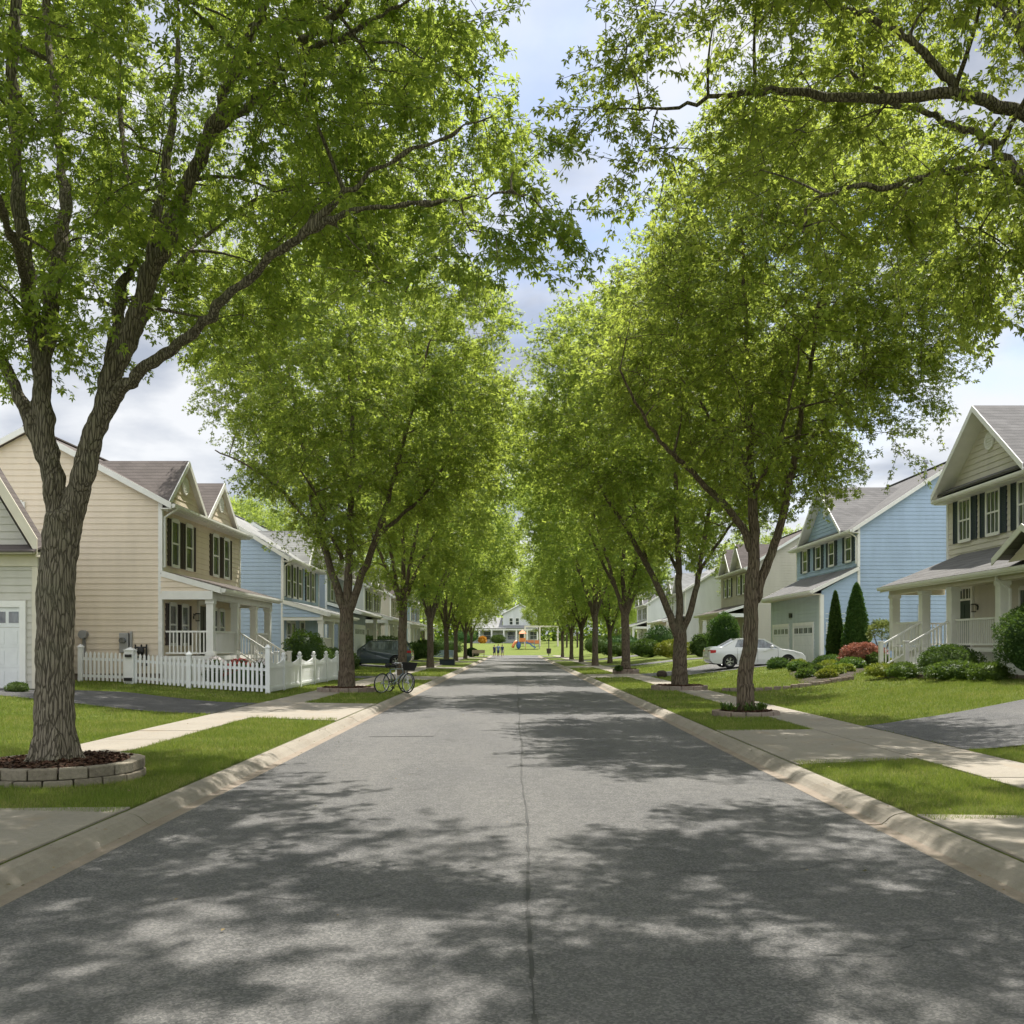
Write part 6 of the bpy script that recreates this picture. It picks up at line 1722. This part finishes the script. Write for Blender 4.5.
    for k, (seed, H_, W_) in enumerate(((11, 15.5, 5.9), (12, 16.5, 5.7), (13, 14.5, 6.0))):
        t = Tree(seed); rnd = random.Random(seed)
        root = empty('maple_tree', (0, 0, 0))
        t.limb([(0, 0, -.1), (0, 0, .15), (0, 0, .6)], .30, .22, node_from=2, wob=0)
        t.limb([(0, 0, 0), (0, 0, 1.5), (.05, 0, 3.0)], .22, .19, node_from=2, wob=.01)
        nl = 5
        for j in range(nl):
            a = 2 * math.pi * (j + rnd.uniform(-.2, .2)) / nl; s_ = rnd.uniform(.8, 1.1); d = Vector((math.cos(a), math.sin(a), 0))
            z0 = rnd.uniform(2.5, 3.1)
            t.limb([Vector((.03, 0, z0 - .2)), d * .35 + Vector((0, 0, z0 + .9)), d * 1.1 * s_ + Vector((0, 0, z0 + 2.4)), d * 2.0 * s_ + Vector((0, 0, z0 + 4.3)), d * 2.9 * s_ + Vector((0, 0, z0 + 6.6)), d * 3.3 * s_ + Vector((0, 0, z0 + 8.6))], .12, .025, node_from=.35)
        t.limb([Vector((.03, 0, 2.6)), (.1, .1, 5), (0, .2, 8), (.1, 0, H_ - 2.5)], .14, .03)
        c = (0, 0, (H_ + 4.2) / 2 + .1)
        tg = crown_targets(t.rng, 330, c, (W_, W_ * .97, (H_ - 4.0) / 2), hole=.14, seed=seed)
        t.grow(tg, n_side=3)
        lf = t.foliage(c, 9, 17, (.6, 1.4), .145)
        t.finish('maple', root, lf, M['bark_far'], M['leaf_far'], twigs=False, n_side=10)
        protos.append(root)
    used = [False] * 3
    def place(k, X, Y, rot, sc, label, group='street maples', shadow_only=False):
        o = protos[k] if not used[k] else copy_tree(protos[k])
        used[k] = True
        o.location = (X, Y, g(X, Y)); o.rotation_euler = (0, 0, rot); o.scale = (sc[0], sc[0], sc[1]) if hasattr(sc, '__len__') else (sc,) * 3
        tag(o, label, 'tree', group); return o
    L = [(0, -5.75, 48.5, .4, (1.12, 1.14), 'third maple on the left, straight trunk rising behind the bicycles'),
         (1, -5.75, 64.5, 1.9, (1.05, 1.15), 'fourth maple on the left, dark trunk just right of the dark car'),
         (2, -5.7, 79, 3.0, 1.0, 'fifth maple on the left verge, past the low dark box'),
         (0, -5.8, 93, 4.4, .95, 'sixth maple on the left verge'),
         (1, -5.6, 107, 5.3, .95, 'seventh maple on the left verge'),
         (2, -5.7, 124, .8, .9, 'last maple on the left verge before the street end'),
         (1, 5.95, 51.0, 2.6, (1.13, 1.08), 'third right street maple in the small raised planter'),
         (2, 5.95, 70.5, 1.2, (1.05, 1.2), 'fourth right street maple with a bare mulched foot'),
         (0, 7.9, 79, 2.2, .92, 'right maple set back behind the row on the lawn side'),
         (1, 6.0, 86, .3, .95, 'fifth right street maple'),
         (0, 6.0, 101, 5.0, .95, 'sixth right street maple'),
         (2, 6.0, 120, 3.9, .9, 'last right street maple before the street end')]
    for a in L: place(*a)
    # trees behind the camera that throw the shade over the foreground
    place(0, 6.3, -3.2, 1.1, .92, 'maple behind the camera on the right verge')
    place(1, -6.2, -2.5, 2.7, .85, 'maple behind the camera on the left verge')
    # trees behind the houses
    bg = [(2, -18, 66, 0, .78, 'leafy tree rising between the two blue houses on the left'), (1, -22, 74, 1, .75, 'tree behind the far grey blue house on the left'), (0, -19, 108, 2, .8, 'tree behind the fourth house on the left'),
          (1, -14, 146, 3, .8, 'round tree at the left corner of the street end'), (2, -13.5, 222, 1.2, 1.0, 'tree behind the left end of the far white house'),
          (0, 4.9, 192, .6, .58, 'broad tree in front of the right side of the far white house'), (1, 15, 214, 2.8, 1.0, 'tree right of the far white house'), (2, 24, 205, 1.8, .95, 'tree at the right end of the far lawn'), (0, 17, 158, 4, .8, 'tree at the right corner of the street end'),
          (0, 24, 90, 5.5, .8, 'tree behind the tan house on the right'), (1, -25, 200, .5, 1.05, 'tree at the left end of the far lawn'), (2, 3, 240, 2.2, 1.25, 'tall tree rising behind the far white house'), (0, -8, 246, 3.3, 1.2, 'tall tree behind the left wing of the far white house')]
    for a in bg: place(*a, group='trees behind the houses')
    # wood beyond the park
    rng = np.random.default_rng(77); n = 42000
    x = rng.uniform(-150, 150, n); hh = 9 + 3.5 * np.sin(x * .11) + 2.2 * np.sin(x * .37 + 1) + 1.2 * np.sin(x * .9)
    y = 262 + 8 * np.sin(x * .05) + rng.normal(size=n) * 2.5; h = rng.uniform(0, 1, n) ** 1.25
    P = np.stack([x, y - 3 * (1 - h), G(x, y) + h * hh], 1)
    D = np.stack([rng.normal(size=n) * .6, -np.abs(rng.normal(size=n)), rng.normal(size=n) * .5 + .2], 1)
    V, Fq = leaves(P, D, rng.uniform(.7, 1.5, n), rng, True)
    o = link_mesh('woodland', mesh_from_arrays('woodland', V, Fq, M['leaf_far'])); tag(o, 'line of distant green woodland beyond the far lawn', 'woodland', kind='stuff')
    tree_ring(-5.62, 31.7, .98, 'low stone ring round the second left maple', 1, bh=.16, seed=5, mat='edging')
    tree_ring(5.12, 21.1, .74, 'low curved stone ring with plants round the nearest right maple', 1, bh=.12, seed=6, mat='edging')
    tree_ring(5.72, 33.0, .98, 'low stone ring round the second right maple', 1, bh=.17, seed=7, mat='edging', bl=.4)
    tree_ring(5.95, 51.0, .72, 'small raised stone planter at the third right street maple', 2, bh=.14, seed=8, mat='edging')
# ------------------------------------------------------------ light and camera
def world(elev, rot):
    w = bpy.data.worlds.new('World'); SC.world = w; w.use_nodes = True; t = w.node_tree; t.nodes.clear()
    N = t.nodes.new; lk = t.links.new
    out = N('ShaderNodeOutputWorld'); bg = N('ShaderNodeBackground'); bg.inputs['Strength'].default_value = .15
    sky = N('ShaderNodeTexSky'); sky.sky_type = 'NISHITA'; sky.sun_disc = False; sky.sun_elevation = elev; sky.sun_rotation = rot
    sky.air_density = 1.0; sky.dust_density = 1.0; sky.ozone_density = 1.5
    tc = N('ShaderNodeTexCoord'); sep = N('ShaderNodeSeparateXYZ'); lk(tc.outputs['Generated'], sep.inputs[0])
    mx = N('ShaderNodeMath'); mx.operation = 'MAXIMUM'; lk(sep.outputs[2], mx.inputs[0]); mx.inputs[1].default_value = .0
    ad = N('ShaderNodeMath'); ad.operation = 'ADD'; lk(mx.outputs[0], ad.inputs[0]); ad.inputs[1].default_value = .22
    dx = N('ShaderNodeMath'); dx.operation = 'DIVIDE'; lk(sep.outputs[0], dx.inputs[0]); lk(ad.outputs[0], dx.inputs[1])
    dy = N('ShaderNodeMath'); dy.operation = 'DIVIDE'; lk(sep.outputs[1], dy.inputs[0]); lk(ad.outputs[0], dy.inputs[1])
    cb = N('ShaderNodeCombineXYZ'); lk(dx.outputs[0], cb.inputs[0]); lk(dy.outputs[0], cb.inputs[1]); cb.inputs[2].default_value = CLOUD_SEED
    n1 = N('ShaderNodeTexNoise'); n1.inputs['Scale'].default_value = 1.15; n1.inputs['Detail'].default_value = 9; n1.inputs['Roughness'].default_value = .52; n1.inputs['Distortion'].default_value = .25
    lk(cb.outputs[0], n1.inputs['Vector'])
    r = N('ShaderNodeValToRGB'); r.color_ramp.elements[0].position = .26; r.color_ramp.elements[0].color = (.12, .12, .12, 1); r.color_ramp.elements[1].position = .45; r.color_ramp.elements[1].color = (1, 1, 1, 1)
    lk(n1.outputs['Fac'], r.inputs[0])
    n2 = N('ShaderNodeTexNoise'); n2.inputs['Scale'].default_value = 2.4; n2.inputs['Detail'].default_value = 7; n2.inputs['Roughness'].default_value = .5; lk(cb.outputs[0], n2.inputs['Vector'])
    r2 = N('ShaderNodeValToRGB'); r2.color_ramp.elements[0].position = .38; r2.color_ramp.elements[0].color = (1.15, 1.24, 1.42, 1); r2.color_ramp.elements[1].position = .58; r2.color_ramp.elements[1].color = (2.3, 2.31, 2.32, 1)
    lk(n2.outputs['Fac'], r2.inputs[0])
    mix = N('ShaderNodeMix'); mix.data_type = 'RGBA'
    f = N('ShaderNodeMath'); f.operation = 'MULTIPLY'; lk(r.outputs[0], f.inputs[0]); f.inputs[1].default_value = .93
    lk(f.outputs[0], mix.inputs[0]); tint = N('ShaderNodeMix'); tint.data_type = 'RGBA'; tint.blend_type = 'MULTIPLY'; tint.inputs[0].default_value = 1; tint.inputs[7].default_value = (.46, .485, .54, 1); lk(sky.outputs[0], tint.inputs[6]); lk(tint.outputs[2], mix.inputs[6]); 
    # clouds brightened behind the camera, added fill for the shade and facing walls
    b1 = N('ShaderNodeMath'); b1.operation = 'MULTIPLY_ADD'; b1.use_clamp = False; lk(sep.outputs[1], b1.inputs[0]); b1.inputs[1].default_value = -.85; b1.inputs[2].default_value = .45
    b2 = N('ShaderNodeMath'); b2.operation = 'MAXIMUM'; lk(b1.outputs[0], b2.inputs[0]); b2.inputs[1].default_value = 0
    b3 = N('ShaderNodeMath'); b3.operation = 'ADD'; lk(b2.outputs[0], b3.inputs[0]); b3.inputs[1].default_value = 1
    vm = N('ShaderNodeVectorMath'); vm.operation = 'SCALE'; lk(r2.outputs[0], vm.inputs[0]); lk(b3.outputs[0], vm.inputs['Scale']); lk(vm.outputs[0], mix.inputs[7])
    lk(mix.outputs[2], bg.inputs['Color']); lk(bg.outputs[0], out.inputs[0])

CLOUD_SEED = 9.1
EXPOSURE = 1.48
def main():
    mats()
    M['tail'] = mat_plain('taillight_red', (.45, .01, .012), .25, coat=.5)
    M['lamp'] = mat_plain('headlight_clear', (.55, .56, .58), .12, metal=.3)
    M['tanwood'] = mat_plain('tan_wood', (.40, .32, .22), .7)
    M['leaf_fresh'] = mat_leaf('fresh_leaf', [(.04, .085, .014), (.065, .125, .02), (.11, .18, .03)], (.22, .33, .04), .3)
    M['leaf_ever'] = mat_leaf('arborvitae_leaf', [(.025, .065, .012), (.045, .105, .018), (.10, .17, .03)], (.16, .30, .04), .28, .7)
    M['leaf_lime2'] = mat_leaf('pale_lime_leaf', [(.09, .13, .03), (.15, .19, .05), (.24, .27, .09)], (.3, .36, .08), .3)
    build_ground(); grass_blades()
    build_houses(); build_fences(); build_trees(); build_plants()
    white = mat_plain('white_car_paint', (.66, .67, .67), .22, coat=.8, var=.01)
    dark = mat_plain('dark_blue_grey_paint', (.055, .075, .09), .25, coat=.8, var=.02)
    red = mat_plain('red_car_paint', (.35, .03, .025), .25, coat=.8, var=.02)
    car('parked_car', 'white sedan parked across the blue garage driveway', (9.65, 47.9, g(11, 47.9) + .025), 0, white)
    car('parked_car', 'dark blue grey estate car parked at left behind the bicycles', (-6.95, 64.4, g(-9, 64.4) + .04), math.pi, dark, suv=True)
    car('parked_car', 'white car parked far down the right side', (12.9, 91.5, g(14, 91.5) + .03), 0, white)
    car('parked_car', 'red car parked behind the far white one', (12.4, 96.2, g(13, 96.2) + .03), 0, red)
    fr1 = mat_plain('silver_blue_frame', (.20, .25, .28), .35, metal=.4); fr2 = mat_plain('white_frame', (.6, .6, .58), .4)
    bicycle('left bicycle with grey blue frame standing on the verge by the second left maple', (-4.35, 30.9, g(-4.2, 31)), .85, fr1)
    bicycle('right bicycle with pale frame and black basket standing nearer the kerb', (-4.25, 31.9, g(-4, 31.8)), -.80, fr2, basket=True, lean=-.08)
    blue = mat_plain('navy_cloth', (.03, .045, .13), .8); lb = mat_plain('light_blue_cloth', (.16, .24, .42), .8); hair = mat_plain('brown_hair', (.03, .02, .012), .7)
    pk = mat_plain('pale_cloth', (.45, .40, .42), .8)
    person('person in navy shirt walking leftmost of the three at the street end', (-2.85, 131, .03), .5, blue, blue, hair, .95)
    person('person in light blue shirt walking between two others at the street end', (-2.3, 130, .03), -.2, lb, blue, hair, 1.02, stride=.2)
    person('person in navy shirt and pale shorts walking rightmost of the three', (-1.75, 130.4, .03), -.5, blue, pk, hair, .98, stride=-.18)
    playground(); small_things()
    el, az = RAD(64), math.atan2(.30, .60)   # azimuth from +y towards +x
    d = Vector((math.sin(az) * math.cos(el), math.cos(az) * math.cos(el), math.sin(el)))
    s = bpy.data.lights.new('sun', 'SUN'); s.energy = 3.0; s.angle = RAD(.53); s.color = (1, .955, .88)
    so = bpy.data.objects.new('sun', s); COL.objects.link(so); so.rotation_euler = d.to_track_quat('Z', 'Y').to_euler(); so.location = (0, 0, 40)
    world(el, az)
    cam = bpy.data.cameras.new('camera'); co = bpy.data.objects.new('camera', cam); COL.objects.link(co)
    co.location = (0, 0, H); co.rotation_euler = (RAD(90), 0, 0)
    cam.sensor_width = 36; cam.lens = 36 * F / 1024; cam.shift_x = (512 - CX) / 1024; cam.shift_y = (CY - 512) / 1024; cam.clip_end = 3000
    SC.camera = co
    vs = SC.view_settings; vs.view_transform = 'Standard'; vs.look = 'None'; vs.gamma = 1; vs.exposure = EXPOSURE
    SC.render.engine = 'CYCLES'; c = SC.cycles
    c.use_denoising = True; c.max_bounces = 8; c.diffuse_bounces = 5; c.glossy_bounces = 2; c.transmission_bounces = 6; c.transparent_max_bounces = 4
    c.caustics_reflective = False; c.caustics_refractive = False
main()
